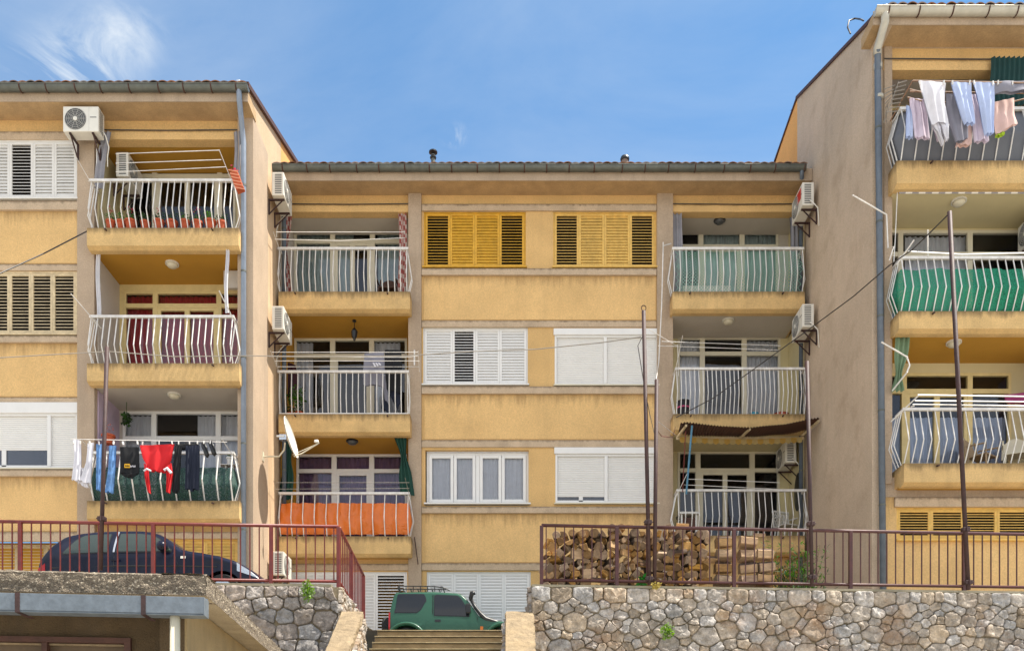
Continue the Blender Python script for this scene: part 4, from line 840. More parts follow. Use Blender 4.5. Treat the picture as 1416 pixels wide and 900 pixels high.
pot(414, 572, 21.9, .11, 'bushy potted plant next to the left end of the dark clothes balcony', h=.24, zb=bL[1][1])
q = MB(); leaves(q, P(410, 548, 21.9), .28, 200, .1, (.8, .6, 1)); single(q, 'climbing_plant', M_leaf, 'leafy climbing plant with red flowers in the dark clothes balcony', 'plant')
def bucket(px, D, z, r, h, m, label, cat='bucket', name='bucket'):
    q = MB(); q.lathe((X(px, D), D, z), [(r*.8, 0), (r, h), (r*1.06, h), (r*.95, h*.98)], 14); single(q, name, m, label, cat)
bucket(945, 21.7, bR[1][1], .17, .42, fab('cloth_dark_grey', '#2e2c33'), 'dark laundry bag with a pink stripe on the white railed balcony', 'bag', 'laundry_bag')
q = MB(); q.lathe((X(945, 21.7), 21.7, bR[1][1]+.24), [(.175, 0), (.176, .03)], 14); single(q, 'band', mat('pink_band', '#b8406e', .7, .1, 5, 0), 'pink band around the dark laundry bag', 'band')
bucket(1043, 21.8, bR[1][1], .10, .18, mat('blue_plastic', '#2f9ab5', .4, .1, 5, 0), 'small turquoise tub on the floor of the white railed balcony', 'tub', 'tub')
bucket(1079, 21.75, bR[1][1], .2, .12, mat('red_plastic', '#b25542', .5, .1, 5, 0), 'low reddish basin on the floor of the white railed balcony', 'basin', 'basin')
# table, lattice chair and oval mirror on the lowest right middle balcony
z = bR[2][1]; t = thing('table', 'small white table with dark drawer on the lowest right middle balcony', 'table', (X(950, 22), 22, z))
q = MB(); q.box(X(938, 22), X(964, 22), 21.8, 22.3, z+.66, z+.71); q.build('tabletop', M_white, t)
for a in (941, 961):
    for yy in (21.84, 22.24): q = MB(); q.box(X(a, 22)-.02, X(a, 22)+.02, yy, yy+.04, z, z+.66); q.build('leg', M_white, t)
q = MB(); q.box(X(942, 22), X(960, 22), 21.86, 22.2, z+.25, z+.58); q.build('drawer', M_wood, t)
def plastic_chair(px, D, z, rz, label, m, lattice=True):
    t = thing('plastic_chair', label, 'chair', (X(px, D), D, z)); o = Vector((X(px, D), D, z))
    q = MB(); q.box(o.x-.22, o.x+.22, o.y-.2, o.y+.2, z+.41, z+.44); q.build('seat', m, t, bevel=.01)
    q = MB(); yb = o.y+.2
    if lattice:
        for k in range(-4, 5): q.bar((o.x+k*.05-.06, yb, z+.45), (o.x+k*.05+.06, yb+.06, z+.84), .012, .012); q.bar((o.x+k*.05+.06, yb, z+.45), (o.x+k*.05-.06, yb+.06, z+.84), .012, .012)
        q.bar((o.x-.25, yb+.06, z+.86), (o.x+.25, yb+.06, z+.86), .04, .04)
    else: q.grid(lambda u, v: (o.x+(u-.5)*.46*(1-.25*v*v), yb+.1*v+.05*math.sin(u*3.14), z+.44+.46*v-.1*(2*u-1)**2*v), 8, 6)
    for s in (-.24, .24): q.tube([(o.x+s, yb, z+.42), (o.x+s*.9, yb+.07, z+.86)], .018, 6)
    q.build('backrest', m, t)
    for sx in (-.2, .2):
        for sy in (-.18, .18): q = MB(); q.tube([(o.x+sx, o.y+sy, z+.42), (o.x+sx*1.15, o.y+sy*1.15, z)], .02, 6); q.build('leg', m, t)
        q = MB(); q.tube([(o.x+sx*1.2, o.y-.2, z+.42), (o.x+sx*1.2, o.y-.2, z+.62), (o.x+sx*1.2, yb, z+.66)], .018, 6); q.build('armrest', m, t)
    t.rotation_euler = (0, 0, rz); return t
plastic_chair(1088, 22.1, bR[2][1], R(20), 'white lattice backed chair at the right end of the lowest middle balcony', M_white)
plastic_chair(1358, 18.2, r3[1], R(35), 'brown reclining chair behind the bars of the lowest right balcony', mat('chair_tan', '#9a8468', .7, .1, 5, 0), False)
plastic_chair(1405, 18.1, r3[1], R(-25), 'white plastic chair at the right edge of the lowest right balcony', M_pvcc, False)
plastic_chair(536, 22.15, bL[0][1], 0, 'round brown wicker chair at the right of the upper middle balcony', mat('wicker', '#4a3226', .8, .2, 20, .3, 60), False)
q = MB(); c = Vector((XR-.11, 22.0, Z(680, 22.0))); q.grid(lambda u, v: c+Vector((-.01-.015*(1-u), .28*u*math.cos(v*6.283), .48*u*math.sin(v*6.283))), 3, 24); single(q, 'oval_mirror', M_blk, 'dark oval mirror on the side wall of the lowest right middle balcony', 'mirror')
q = MB(); q.box(X(940, 22.3), X(1010, 22.3), 22.25, 22.32, bR[0][1], bR[0][1]+.62); single(q, 'white_board', M_acw, 'white board behind the mesh of the upper right middle balcony', 'board')
garment('towel', [([(1388, 546), (1390, 556)], [(1440, 540), (1440, 560)])], 17.9, fab('cotton_magenta', '#8a2f5e'), 'magenta cloth on the rack at the right edge of the lowest right balcony')
# ------------------------------------------------------------------ corrugated awning
def awn(px, v): return None
t = thing('corrugated_awning', 'rusty sagging corrugated sheet awning over the lowest right middle balcony', 'awning', P(1020, 600, 21.2))
mb = MB(); sh = [(935, 586), (948, 584), (1000, 589), (1040, 591), (1085, 586), (1120, 580), (1136, 577)]; shb = [(932, 602), (960, 606), (1020, 607), (1060, 606), (1100, 603), (1122, 598)]
def fa(u, v):
    px = lerp(lerp(941, 938, v), lerp(1134, 1112, v), u); D = lerp(20.55, 21.55, v); y = lerp(pl(sh, px), pl(shb, px)-4, v)
    p = P(px, y, D); p.z += .016*math.sin(u*2*math.pi*46)+.02*noise.noise(Vector((u*6, v, 3))); return p
mb.grid(fa, 46*6, 5); mb.grid(lambda u, v: fa(u, v)+Vector((0, 0, -.008)), 46*6, 5); mb.build('sheet', mat('rusted_sheet', '#57382c', .8, .3, 3, .3, 40, patch=.5, patchcol='#2c211d', stretch=(.4, 2, 1)), t)
for a, b in (((937, 604, 21.4), (949, 588, 20.6)), ((1023, 606, 21.4), (1037, 593, 20.6)), ((1108, 603, 21.4), (1132, 582, 20.6))): q = MB(); q.bar(P(*a), P(*b), .04, .05); q.build('strut', M_csh, t)
q = MB(); q.bar(P(935, 606, 21.38), P(1112, 606, 21.38), .03, .06); q.build('batten', M_csh, t)
q = MB(); q.tube([P(957, 588, 20.62), P(949, 683, 21.2)], .024, 8); single(q, 'prop_pole', mat('blue_paint', '#4e7f9c', .6, .15, 8, 0), 'blue prop pole holding up the corrugated awning', 'pole')
q = MB(); q.tube([P(948, 596, 20.8), P(944, 680, 21.3)], .012, 6); single(q, 'rod', M_rail, 'thin reddish rod beside the blue awning prop', 'rod')

q = MB()
for k in range(26):
    u0 = k/26; q.cur = k % 2; n0 = len(q.v)
    for a in (u0, u0+1/26):
        for b in (0, .5, 1): q.v.append(P(lerp(1243, 1480, a), 262+b*6, RS+.20)+Vector((0, -.03*math.sin(b*3.14), 0)))
    for b in (0, 1): q.face((n0+b, n0+3+b, n0+4+b, n0+1+b))
tag(q.build('rolled_awning', None, mats=[M_gryc, M_white]), 'rolled grey and white striped awning under the top right balcony', 'awning')
q = MB(); q.tube([P(1241, 264, RS+.2), P(1238, 330, RS+.15), P(1236, 362, RS+.1)], .009, 5); single(q, 'cord', M_wmet, 'thin white cord hanging from the rolled striped awning', 'cord')
q = MB(); q.pb(309, 374, 330, 398, LW+.4, .1); single(q, 'meter_box', M_ceilw, 'small pale meter box in the corner of the red curtained balcony', 'box', bevel=.01)
q = MB()
for k in range(22):
    n0 = len(q.v); a, b = 940+k*7.7, 940+(k+1)*7.7; q.cur = k % 2
    y0_ = 604+3*math.sin(k/7)
    for px in (a, (a+b)/2, b): q.v.append(P(px, y0_, 21.3)); q.v.append(P(px, y0_+6+(2.2 if px not in (a, b) else 0), 21.3))
    q.face((n0, n0+2, n0+3, n0+1)); q.face((n0+2, n0+4, n0+5, n0+3))
tag(q.build('awning_valance', None, mats=[mat('valance_yellow', '#a8853e', .9, .1, 5, 0), mat('valance_pale', '#a99361', .9, .1, 5, 0)]), 'scalloped yellow cloth edge under the corrugated awning', 'valance')
q = MB(); q.tube([P(134, 200, 19.5), P(134, 236, 19.5), P(131, 262, 19.5)], .016, 6); single(q, 'conduit', M_wmet, 'thin white conduit on the pillar below the upper left air conditioner', 'pipe')

pg = MB(); pg.box(-.011, .011, -.016, .016, -.035, .035); pg = pg.build('clothes_peg', M_wmet); tag(pg, 'small plastic peg clipped over a washing line', 'clothes peg', 'pegs on the washing lines'); f_ = True
for px, py, D in [(a, 611.5+(a % 3)*.5, 18.5) for a in (102, 111, 124, 137, 157, 170, 190, 197, 220, 238, 247, 262, 273, 282, 291)]+[(a, 114.5+(a % 3)*.4, 16.52) for a in (1272, 1305, 1317, 1341, 1347, 1373, 1380, 1400)]:
    o = pg if f_ else pg.copy()
    if not f_: COL.objects.link(o)
    f_ = False; o.location = P(px, py, D); o.rotation_euler = (random.uniform(-.2, .2), random.uniform(-.2, .2), random.uniform(-.5, .5))
# ------------------------------------------------------------------ rubble walls
def clip(poly, a, b, c):
    out = []
    for i, p in enumerate(poly):
        q = poly[(i+1) % len(poly)]; dp, dq = a*p[0]+b*p[1]-c, a*q[0]+b*q[1]-c
        if dp <= 0: out.append(p)
        if (dp < 0 < dq) or (dq < 0 < dp): t = dp/(dp-dq); out.append((p[0]+(q[0]-p[0])*t, p[1]+(q[1]-p[1])*t))
    return out
def rubble(region, rmin, rmax, seeds=None, top_course=0, to=None, depth=.05, mb=None, seed=1, squish=.8):
    """irregular stones packed into a convex region (u, v); 'to' maps (u, v, outward) to the world"""
    rnd = random.Random(seed); us = [p[0] for p in region]; vs = [p[1] for p in region]; u0, u1, v0, v1 = min(us), max(us), min(vs), max(vs)
    pts = []
    if top_course:
        u = u0
        while u < u1: w = rnd.uniform(.16, .42); pts.append((u+w/2, v1-top_course*rnd.uniform(.46, .52), w/2)); u += w
    for _ in range(int((u1-u0)*(v1-v0)/(rmin*rmin)*30)):
        r = rmin+(rmax-rmin)*rnd.random()**1.5; p = (rnd.uniform(u0, u1), rnd.uniform(v0, v1-top_course*1.25), r)
        if all((p[0]-q[0])**2+((p[1]-q[1])/squish)**2 > (r+q[2])**2*.92 for q in pts): pts.append(p)
    for i, p in enumerate(pts):
        poly = list(region)
        for q in pts:
            if q is p: continue
            dx, dy = q[0]-p[0], (q[1]-p[1])/squish**2; d2 = (q[0]-p[0])**2+(q[1]-p[1])**2
            if d2 > 1.2: continue
            m = p[2]/(p[2]+q[2]); cx_, cy_ = p[0]+(q[0]-p[0])*m, p[1]+(q[1]-p[1])*m
            poly = clip(poly, dx, dy, dx*cx_+dy*cy_)
            if len(poly) < 3: break
        if len(poly) < 3: continue
        n = len(poly); A = sum(poly[k][0]*poly[(k+1) % n][1]-poly[(k+1) % n][0]*poly[k][1] for k in range(n))/2
        if abs(A) < .0025: continue
        c = (sum(a for a, _ in poly)/n, sum(b for _, b in poly)/n)
        if A < 0: poly = poly[::-1]
        for _k in range(1):
            np_ = []
            for k in range(len(poly)):
                a, b = poly[k], poly[(k+1) % len(poly)]; np_ += [(lerp(a[0], b[0], .09), lerp(a[1], b[1], .09)), (lerp(a[0], b[0], .5)+rnd.uniform(-.012, .012), lerp(a[1], b[1], .5)+rnd.uniform(-.012, .012)), (lerp(a[0], b[0], .91), lerp(a[1], b[1], .91))]
            poly = np_
        # resample by arc length
        K = 34; per = [0]
        for k in range(len(poly)): a, b = poly[k], poly[(k+1) % len(poly)]; per.append(per[-1]+math.hypot(b[0]-a[0], b[1]-a[1]))
        out = []; k = 0
        for s_ in range(K):
            t = per[-1]*s_/K
            while per[k+1] < t: k += 1
            a, b = poly[k], poly[(k+1) % len(poly)]; f = (t-per[k])/max(1e-6, per[k+1]-per[k]); out.append((lerp(a[0], b[0], f), lerp(a[1], b[1], f)))
        sz = math.sqrt(abs(A)); g = min(.05, .011/sz*1.0); hgt = depth*rnd.uniform(.6, 1.25); tl, tm = rnd.uniform(-.25, .25), rnd.uniform(-.35, .15)
        base = len(mb.v); sd = rnd.random()*90
        rings = [(1-g*.8, -.02), (1-g*1.1, .45), (.95-g, .82), (.86, .95), (.72, 1.0), (.52, 1.0), (.28, 1.0)]
        for rr, hh in rings:
            for (a, b) in out:
                uu, vv = c[0]+(a-c[0])*rr, c[1]+(b-c[1])*rr; pz = Vector((uu*7, vv*7, sd))
                o = hgt*hh+(hh > .1)*(.030*noise.noise(pz)+.030*(.4-abs(noise.noise(pz*1.7+Vector((5, 5, 5)))))+.018*noise.noise(pz*3.1)+.012*noise.noise(pz*7)+tl*(uu-c[0])*.25+tm*(vv-c[1])*.25)
                jit = .010*noise.noise(Vector((uu*14, vv*14, sd+9)))
                mb.v.append(Vector(to(uu+jit, vv+jit, o)))
        mb.v.append(Vector(to(c[0], c[1], hgt*1.02+.02*noise.noise(Vector((c[0]*7, c[1]*7, sd)))))); cen = len(mb.v)-1
        for r_ in range(len(rings)-1):
            for k in range(K): j = (k+1) % K; mb.face((base+r_*K+k, base+r_*K+j, base+(r_+1)*K+j, base+(r_+1)*K+k))
        L_ = base+(len(rings)-1)*K
        for k in range(K): mb.face((L_+k, L_+(k+1) % K, cen))
    return mb
M_st = mat('limestone', '#aea498', .92, .34, 9, 1.0, 30, island=.28, patch=.6, patchcol='#97714c', bdist=.03, crag=.9, grain=.22)
M_st2 = mat('limestone_grey', '#98918b', .92, .36, 9, 1.0, 30, bdist=.03, crag=1.0, grain=.22, island=.2, patch=.35, patchcol='#8d7b66')
M_mor = mat('mortar', '#8a7d65', .95, .2, 6, .8, 40, patch=.4, patchcol='#76705f')
M_top = mat('wall_top', '#8c8470', .95, .2, 3, .7, 40, patch=.4, patchcol='#6d6a58')
M_cop = mat('coping_stone', '#8f7d62', .92, .22, 7, 1.0, 30, crag=.6, grain=.15, patch=.35, patchcol='#a58d66')
ZT = 1.6+3.31
A_, B_ = Vector((.33, 14.7, 0)), Vector((13.5, 15.54, 0)); U = (B_-A_).normalized(); N = Vector((U.y, -U.x, 0)); LEN = (B_-A_).length
t = thing('retaining_wall', 'long rubble stone retaining wall under the firewood and brown railing', 'stone wall', (A_.x, A_.y, 0))
def toR(u, v, o): p = A_+U*u+N*o; return (p.x, p.y, v)
mb = MB(); rubble([(0, 3.2), (10.2, 3.2), (10.2, ZT-.03), (0, ZT-.03)], .07, .21, top_course=.20, to=toR, mb=mb, seed=5); mb.build('stones', M_st, t, smooth=True)
q = MB(); a = A_; q.prism([a+Vector((0, 0, 0)), B_, B_-N*.45, a-N*.45], (0, 0, ZT-.035)); q.build('mortar_core', M_mor, t)
q = MB(); q.prism([a+N*.03+Vector((0, 0, ZT-.035)), B_+N*.03+Vector((0, 0, ZT-.035)), B_-N*.5+Vector((0, 0, ZT-.035)), a-N*.5+Vector((0, 0, ZT-.035))], (0, 0, .04)); q.build('capping', M_top, t)
def toRs(u, v, o): return (A_.x-o, A_.y+u, v)
mb = MB(); rubble([(0, 3.2), (1.5, 3.2), (1.5, ZT-.12), (.45, ZT-.03), (0, ZT-.03)], .08, .16, to=toRs, mb=mb, seed=8); mb.build('stones', M_st2, t, smooth=True)
q = MB(); q.box(.33, .7, 15.15, 16.35, 0, ZT-.1); q.build('mortar_core', M_mor, t)
# left wall
A2, B2 = Vector((-10, 14.35, 0)), Vector((-2.92, 14.72, 0)); U2 = (B2-A2).normalized(); N2 = Vector((U2.y, -U2.x, 0)); L2 = (B2-A2).length
t = thing('retaining_wall', 'grey rubble stone retaining wall left of the steps', 'stone wall', (B2.x, B2.y, 0))
def toL(u, v, o): p = A2+U2*u+N2*o; return (p.x, p.y, v)
mb = MB(); rubble([(4.2, 3.0), (L2+.05, 3.0), (L2+.0, ZT-.3), (L2-.12, ZT-.03), (4.2, ZT-.03)], .11, .27, top_course=.19, to=toL, mb=mb, seed=12, depth=.06); mb.build('stones', M_st2, t, smooth=True)
q = MB(); q.prism([A2, B2, B2-N2*.45, A2-N2*.45], (0, 0, ZT-.035)); q.build('mortar_core', M_mor, t)
q = MB(); q.prism([A2+N2*.03+Vector((0, 0, ZT-.035)), B2+N2*.03+Vector((-.12, 0, ZT-.035)), B2-N2*.5+Vector((-.1, 0, ZT-.035)), A2-N2*.5+Vector((0, 0, ZT-.035))], (0, 0, .045)); q.build('capping', M_top, t)
def toLs(u, v, o): return (-2.92+o, 14.72+u, v)
mb = MB(); rubble([(-.05, 2.6), (1.7, 2.6), (1.7, ZT-.1), (.0, ZT-.03), (-.05, ZT-.3)], .07, .14, to=toLs, mb=mb, seed=18); mb.build('stones', M_st, t, smooth=True)
q = MB(); q.box(-3.3, -2.93, 14.9, 16.4, 0, ZT-.08); q.build('mortar_core', M_mor, t)
# cheek walls of the steps
def cheek(x0, x1, label, side, seed):
    t = thing('cheek_wall', label, 'stone wall', ((x0+x1)/2, 14.0, 0)); D0_, z0_ = 14.68, 1.6+2.86; D1_, z1_ = 11.2, z0_-3.48*.66
    xs = x1 if side > 0 else x0
    core = [(D0_, 0), (D0_, z0_-.06), (D1_, z1_-.06), (D1_, 0)]
    q = MB(); q.prism([(x0+.02, y, z) for y, z in core], (x1-x0-.04, 0, 0)); q.build('mortar_core', M_mor, t)
    q = MB(); n = 40
    def fc(u, v):
        y = lerp(D0_, D1_, u); zc = lerp(z0_, z1_, u); a = v*3; 
        w = (x1-x0)/2+.0; xc = (x0+x1)/2; j = .03*noise.noise(Vector((u*22, v*3, seed)))+.016*noise.noise(Vector((u*70, v*8, seed)))-.03*(abs((u*9+.15*math.sin(v*5)) % 1-.5) > .475)
        if a < 1: return (xc-w-j, y, zc-.13*(1-a))
        if a < 2: return (lerp(xc-w, xc+w, a-1), y+j*1.2, zc+j)
        return (xc+w+j, y, zc-.13*(a-2))
    q.grid(fc, 260, 24); q.build('coping', M_cop, t)
    mb = MB(); to = (lambda u, v, o: (xs+o*side, D0_-u, v)); rubble([(0, 2.4), (2.4, 1.6), (2.4, z0_-2.4*.66-.12), (0, z0_-.12)], .06, .13, to=to, mb=mb, seed=seed, depth=.05); mb.build('stones', M_st, t, smooth=True)
    mb = MB(); rubble([(x0, 2.0), (x1, 2.0), (x1, 2.1), (x0, 2.1)], .08, .12, to=lambda u, v, o: (u, D1_-o, v), mb=mb, seed=seed)
cheek(-2.86, -2.50, 'sloping stone cheek wall with sandy coping at the left of the steps', 1, 3); cheek(-.10, .36, 'sloping stone cheek wall with sandy coping at the right of the steps', -1, 4)
# rough stone flank behind the left cheek (between cheek and steps top)
t = thing('stone_steps', 'broad concrete steps climbing to the terrace in front of the green off-roader', 'steps', (-1.3, 12, 0))
M_step = mat('step_concrete', '#8d7c60', .95, .22, 4, .5, 40, patch=.5, patchcol='#6b5c46'); M_nose = mat('step_nosing', '#aa9a78', .9, .15, 5, .4, 40)  # paler tread edges paint in the sunlight, browner risers the shade
for k in range(27):
    zt, y = TER-.16*k, 16.3-.3*k
    q = MB(); q.box(-2.52, -.08, y+.02, y+.34, zt-.25, zt-.035); q.build('riser', M_step, t)
    q = MB(); q.grid(lambda u, v: (lerp(-2.52, -.08, u), lerp(y-.008-.012*abs(noise.noise(Vector((u*14, k, 1)))), y+.345, v), zt-.034+(.034 if True else 0)), 40, 2)
    q.grid(lambda u, v: (lerp(-2.52, -.08, u), y-.008-.012*abs(noise.noise(Vector((u*14, k, 1)))), zt-.022*v), 40, 1); q.build('tread', M_nose, t)
# ------------------------------------------------------------------ railings on the terrace edge
def terrace_rail(label, A, B, z, posts, n, m, last=True, h=1.04, zb=.11, zoff=0):
    A, B = Vector((A[0], A[1], 0)), Vector((B[0], B[1], 0)); t = thing('terrace_railing', label, 'railing', (A.x, A.y, z))
    at = lambda u, zz: A.lerp(B, u)+Vector((0, 0, zz))
    q = MB(); q.tube([at(0, z+h), at(1, z+h)], .028, 10); q.build('top_rail', m, t, smooth=True)
    q = MB(); q.tube([at(0, z+zb), at(1, z+zb)], .026, 10); q.build('bottom_rail', m, t, smooth=True)
    for u in posts: q = MB(); q.box(at(u, 0).x-.03, at(u, 0).x+.03, at(u, 0).y-.03, at(u, 0).y+.03, z-.08, z+h-.01); q.build('post', m, t, bevel=.004)
    p0 = None
    for i in range(n):
        u = (i+.5)/n
        if any(abs(u-p)*(B-A).length < .06 for p in posts): continue
        q = MB(); c = at(u, 0); q.box(c.x-.009, c.x+.009, c.y-.009, c.y+.009, z+zb, z+h-.02); q.build('baluster', m, t)
PR = A_+U*.18-N*.12; QR = A_+U*9.6-N*.12; ln = (QR-PR).length
def ux(px):                                     # parameter on the right railing under pixel column px
    s = (px-708)/F; return (s*PR.y-PR.x)/((QR.x-PR.x)-s*(QR.y-PR.y))
M_rail2 = mat('brown_red_paint', '#4a2320', .45, .25, 10, .15, 60, patch=.4, patchcol='#3b2220')
terrace_rail('brown red tube railing on the wall in front of the firewood', PR, QR, ZT, [0, ux(853), ux(1015), ux(1176), ux(1333), 1], 60, M_rail2)
PL, QL = A2+U2*.5-N2*.12, Vector((-2.95, 14.84, 0)); QL2 = Vector((-3.12, 18.35, 0))
def ul(px): s = (px-708)/F; return (s*PL.y-PL.x)/((QL.x-PL.x)-s*(QL.y-PL.y))
terrace_rail('red oxide tube railing in front of the dark hatchback', PL, QL, ZT-.02, [0, ul(28), ul(212), ul(375), 1], 42, M_rail)
terrace_rail('short red oxide railing running back beside the steps', QL+Vector((-.0, .09, 0)), QL2, ZT-.02, [.45, 1], 15, M_rail)
# ------------------------------------------------------------------ tall poles
def pole(p0, p1, r, label, loop=False, clamp=None):
    t = thing('tall_pole', label, 'pole', P(*p0)); q = MB(); q.tube([P(*p0), P(*p1)], r, 10); q.build('shaft', M_rust, t, smooth=True)
    if loop: c = P(*p1); q = MB(); q.tube([c+Vector((.04*math.sin(a*.5), 0, .05-.045*math.cos(a*.5))) for a in range(13)], .008, 5); q.build('ring', M_rust, t)
    for y in (clamp or []):
        f = (p0[1]-y)/(p0[1]-p1[1]); c = P(*p0).lerp(P(*p1), f); q = MB(); q.box(c.x-.06, c.x+.06, c.y-.05, c.y+.05, c.z-.035, c.z+.035); q.tube([c+Vector((-.08, -.03, 0)), c+Vector((.08, -.03, 0))], .014, 6); q.tube([c+Vector((0, -.06, -.05)), c+Vector((0, -.06, .05))], .012, 6); q.build('clamp', M_rust, t, bevel=.008)
pole((139, 788, 14.35), (148, 480, 14.3), .034, 'rusty leaning pole fixed to the red railing in front of the laundry', clamp=[717])
pole((898, 808, 14.78), (890, 430, 14.75), .034, 'tallest rusty pole with a ring on top at the firewood railing', True, [722, 800])
pole((905, 808, 14.78), (908, 525, 14.75), .034, 'shorter rusty pole close beside the ringed one')
pole((1123, 810, 14.9), (1116, 500, 15.1), .034, 'rusty pole in front of the corrugated awning', clamp=[725, 798])
pole((1339, 815, 14.98), (1313, 293, 15.0), .038, 'long rusty leaning pole in front of the right block', clamp=[732, 805])
# ------------------------------------------------------------------ firewood
M_bark = mat('bark', '#5b4636', .95, .35, 10, .8, 30, patch=.4, patchcol='#7d7468', objvar=.4); M_end = mat('sawn_end', '#94744f', .9, .3, 9, .5, 50, patch=.6, patchcol='#57402c', objvar=.5, grain=.2); M_spl = mat('split_face', '#bd9767', .9, .3, 14, .7, 40, grain=.2, stretch=(1, .2, 1), patch=.4, patchcol='#84553a', objvar=.35)
def log_proto(kind, sd):
    rnd = random.Random(sd); mb = MB(); n = 14; Lh = .16
    if kind == 'round': sec = [(math.cos(2*math.pi*k/n)*(1+.08*rnd.uniform(-1, 1)), math.sin(2*math.pi*k/n)*(1+.08*rnd.uniform(-1, 1))) for k in range(n)]; flat = set()
    elif kind == 'half': sec = [(math.cos(math.pi*k/8), math.sin(math.pi*k/8)*.95) for k in range(9)]; flat = {8}
    elif kind == 'wedge': sec = [(math.cos(R(35)+R(95)*k/6)*1.15, math.sin(R(35)+R(95)*k/6)*1.15-.45) for k in range(7)]+[(.02, -.75)]; flat = {6, 7}
    else: sec = [(-.9, -.55), (.8, -.7), (.95, .5), (-.1, .8), (-.85, .45)]; flat = {0, 1, 2, 4}
    sec = [(a*.085, b*.085) for a, b in sec]; n = len(sec); base = len(mb.v); NS = 3
    for s_ in range(NS+1):
        y = lerp(-Lh, Lh, s_/NS)+(rnd.uniform(-.01, .01) if s_ in (0, NS) else 0)
        for a, b in sec: mb.v.append(Vector((a*(1+rnd.uniform(-.04, .04)), y+(rnd.uniform(-.006, .006) if s_ in (0, NS) else 0), b*(1+rnd.uniform(-.04, .04)))))
    for s_ in range(NS):
        for k in range(n):
            j = (k+1) % n; mb.cur = 1 if k in flat else 0; mb.face((base+s_*n+k, base+s_*n+j, base+(s_+1)*n+j, base+(s_+1)*n+k))
    mb.cur = 2; mb.face([base+k for k in range(n-1, -1, -1)]); mb.face([base+NS*n+k for k in range(n)]); return mb
protos = []
LAB = {'round': 'whole round firewood log showing its sawn end in the pile behind the railing', 'half': 'half round split firewood log in the pile behind the railing', 'wedge': 'wedge shaped split firewood log in the pile behind the railing', 'block': 'blocky split firewood log showing pale wood in the pile behind the railing'}
for kd, k in (('round', 1), ('round', 2), ('half', 3), ('half', 4), ('wedge', 5), ('wedge', 6), ('block', 7), ('block', 8)):
    o = log_proto(kd, k).build('firewood_log', None, None, mats=[M_bark, M_spl, M_end]); b = o.modifiers.new('b', 'BEVEL'); b.width = .006; b.limit_method = 'ANGLE'; protos.append([o, kd, False])
rl_ = random.Random(11)
def put_log(x, y, z, rot, s, kinds=None, label=None):
    c = rl_.choice([p for p in protos if not kinds or p[1] in kinds])
    o = c[0] if not c[2] else c[0].copy()
    if c[2]: COL.objects.link(o)
    c[2] = True; o.location = (x, y, z); o.rotation_euler = rot; o.scale = s; tag(o, label or LAB[c[1]], 'firewood', 'split logs in the firewood pile'); return o
prof = [(750, 742), (770, 736), (800, 727), (835, 735), (850, 724), (870, 733), (895, 728), (930, 727), (960, 735), (985, 727)]
DW = 15.35; row = 0; zz = 4.62
while zz < Z(722, DW):
    px = 752+rl_.uniform(0, 5)+(6 if row % 2 else 0)
    while px < 978:
        s = rl_.uniform(.6, 1.2); x = X(px, DW)
        if zz < Z(pl(prof, px), DW)-.05:
            if rl_.random() < .17 and zz < Z(750, DW): put_log(x+.06, DW-.10+rl_.uniform(-.03, .03), zz+rl_.uniform(0, .02), (rl_.uniform(-.2, .2), R(90)*rl_.choice((0, 1))+rl_.uniform(-.3, .3), R(90)+rl_.uniform(-.6, .6)), (s, .75, s), ('half', 'block', 'wedge')); px += 15
            else: put_log(x, DW+rl_.uniform(-.05, .09), zz, (rl_.uniform(-.12, .12), rl_.uniform(0, 6.28), rl_.uniform(-.3, .3)), (s, 1, s*rl_.uniform(.85, 1.05))); px += 12.0*s*.98
        else: px += 10
    zz += .118; row += 1
for k in range(6):                              # the neat column of larger billets at the right end, seen from their sides
    for cx_, w_, dd in ((1000, .30, 0), (1033, .32, .02), (1055, .30, -.04)):
        zc = 4.66+k*.225
        if zc > Z({1000: 735, 1033: 742, 1055: 760}[cx_], DW): continue
        put_log(X(cx_, DW)+rl_.uniform(-.02, .02), DW-.05+dd, zc, (rl_.uniform(-.15, .15)+R(90)*0, rl_.uniform(-.25, .25), R(90)+rl_.uniform(-.09, .09)), (1.7, w_/.36, 1.55), ('block',), 'large pale split billet in the neat column at the right end of the firewood pile')
for px, py, a in ((866, 723, .5), (944, 721, .2), (812, 722, -.3), (1050, 735, .3)): put_log(X(px, DW), DW, Z(py, DW)-.06, (.1, a, R(80)), (.55, .7, .4), ('wedge',), 'thin splinter of split wood lying on top of the firewood pile')
# ------------------------------------------------------------------ bush and weeds
t = thing('bush', 'leafy green bush behind the railing at the end of the firewood', 'bush', (X(1095, 16.4), 16.4, 4.5))
rb_ = random.Random(3); st_, lf, lf2 = MB(), MB(), MB()
for k in range(60):
    bx = X(1092, 16.4)+rb_.gauss(0, .26); by = 16.4+rb_.gauss(0, .2); top = Vector((bx+rb_.gauss(0, .22), by+rb_.gauss(0, .12), 4.5+rb_.uniform(.8, 1.62)))
    p0 = Vector((bx, by, 4.45)); st_.tube([p0, p0.lerp(top, .6)+Vector((rb_.gauss(0, .03), 0, 0)), top], [.008, .006, .002], 4)
    for j in range(24):
        f = rb_.uniform(.2, 1); c = p0.lerp(top, f); L_ = lf if rb_.random() < .55 else lf2
        d = Vector((rb_.uniform(-1, 1), rb_.uniform(-1, 1), rb_.uniform(-.5, .7))).normalized(); s = d.cross(Vector((0, 0, 1))).normalized()*.016; q0 = len(L_.v); e_ = .15*rb_.uniform(.6, 1.2)
        L_.v += [c, c+d*e_*.5+s, c+d*e_+Vector((0, 0, -.02)), c+d*e_*.5-s]; L_.face((q0, q0+1, q0+2, q0+3))
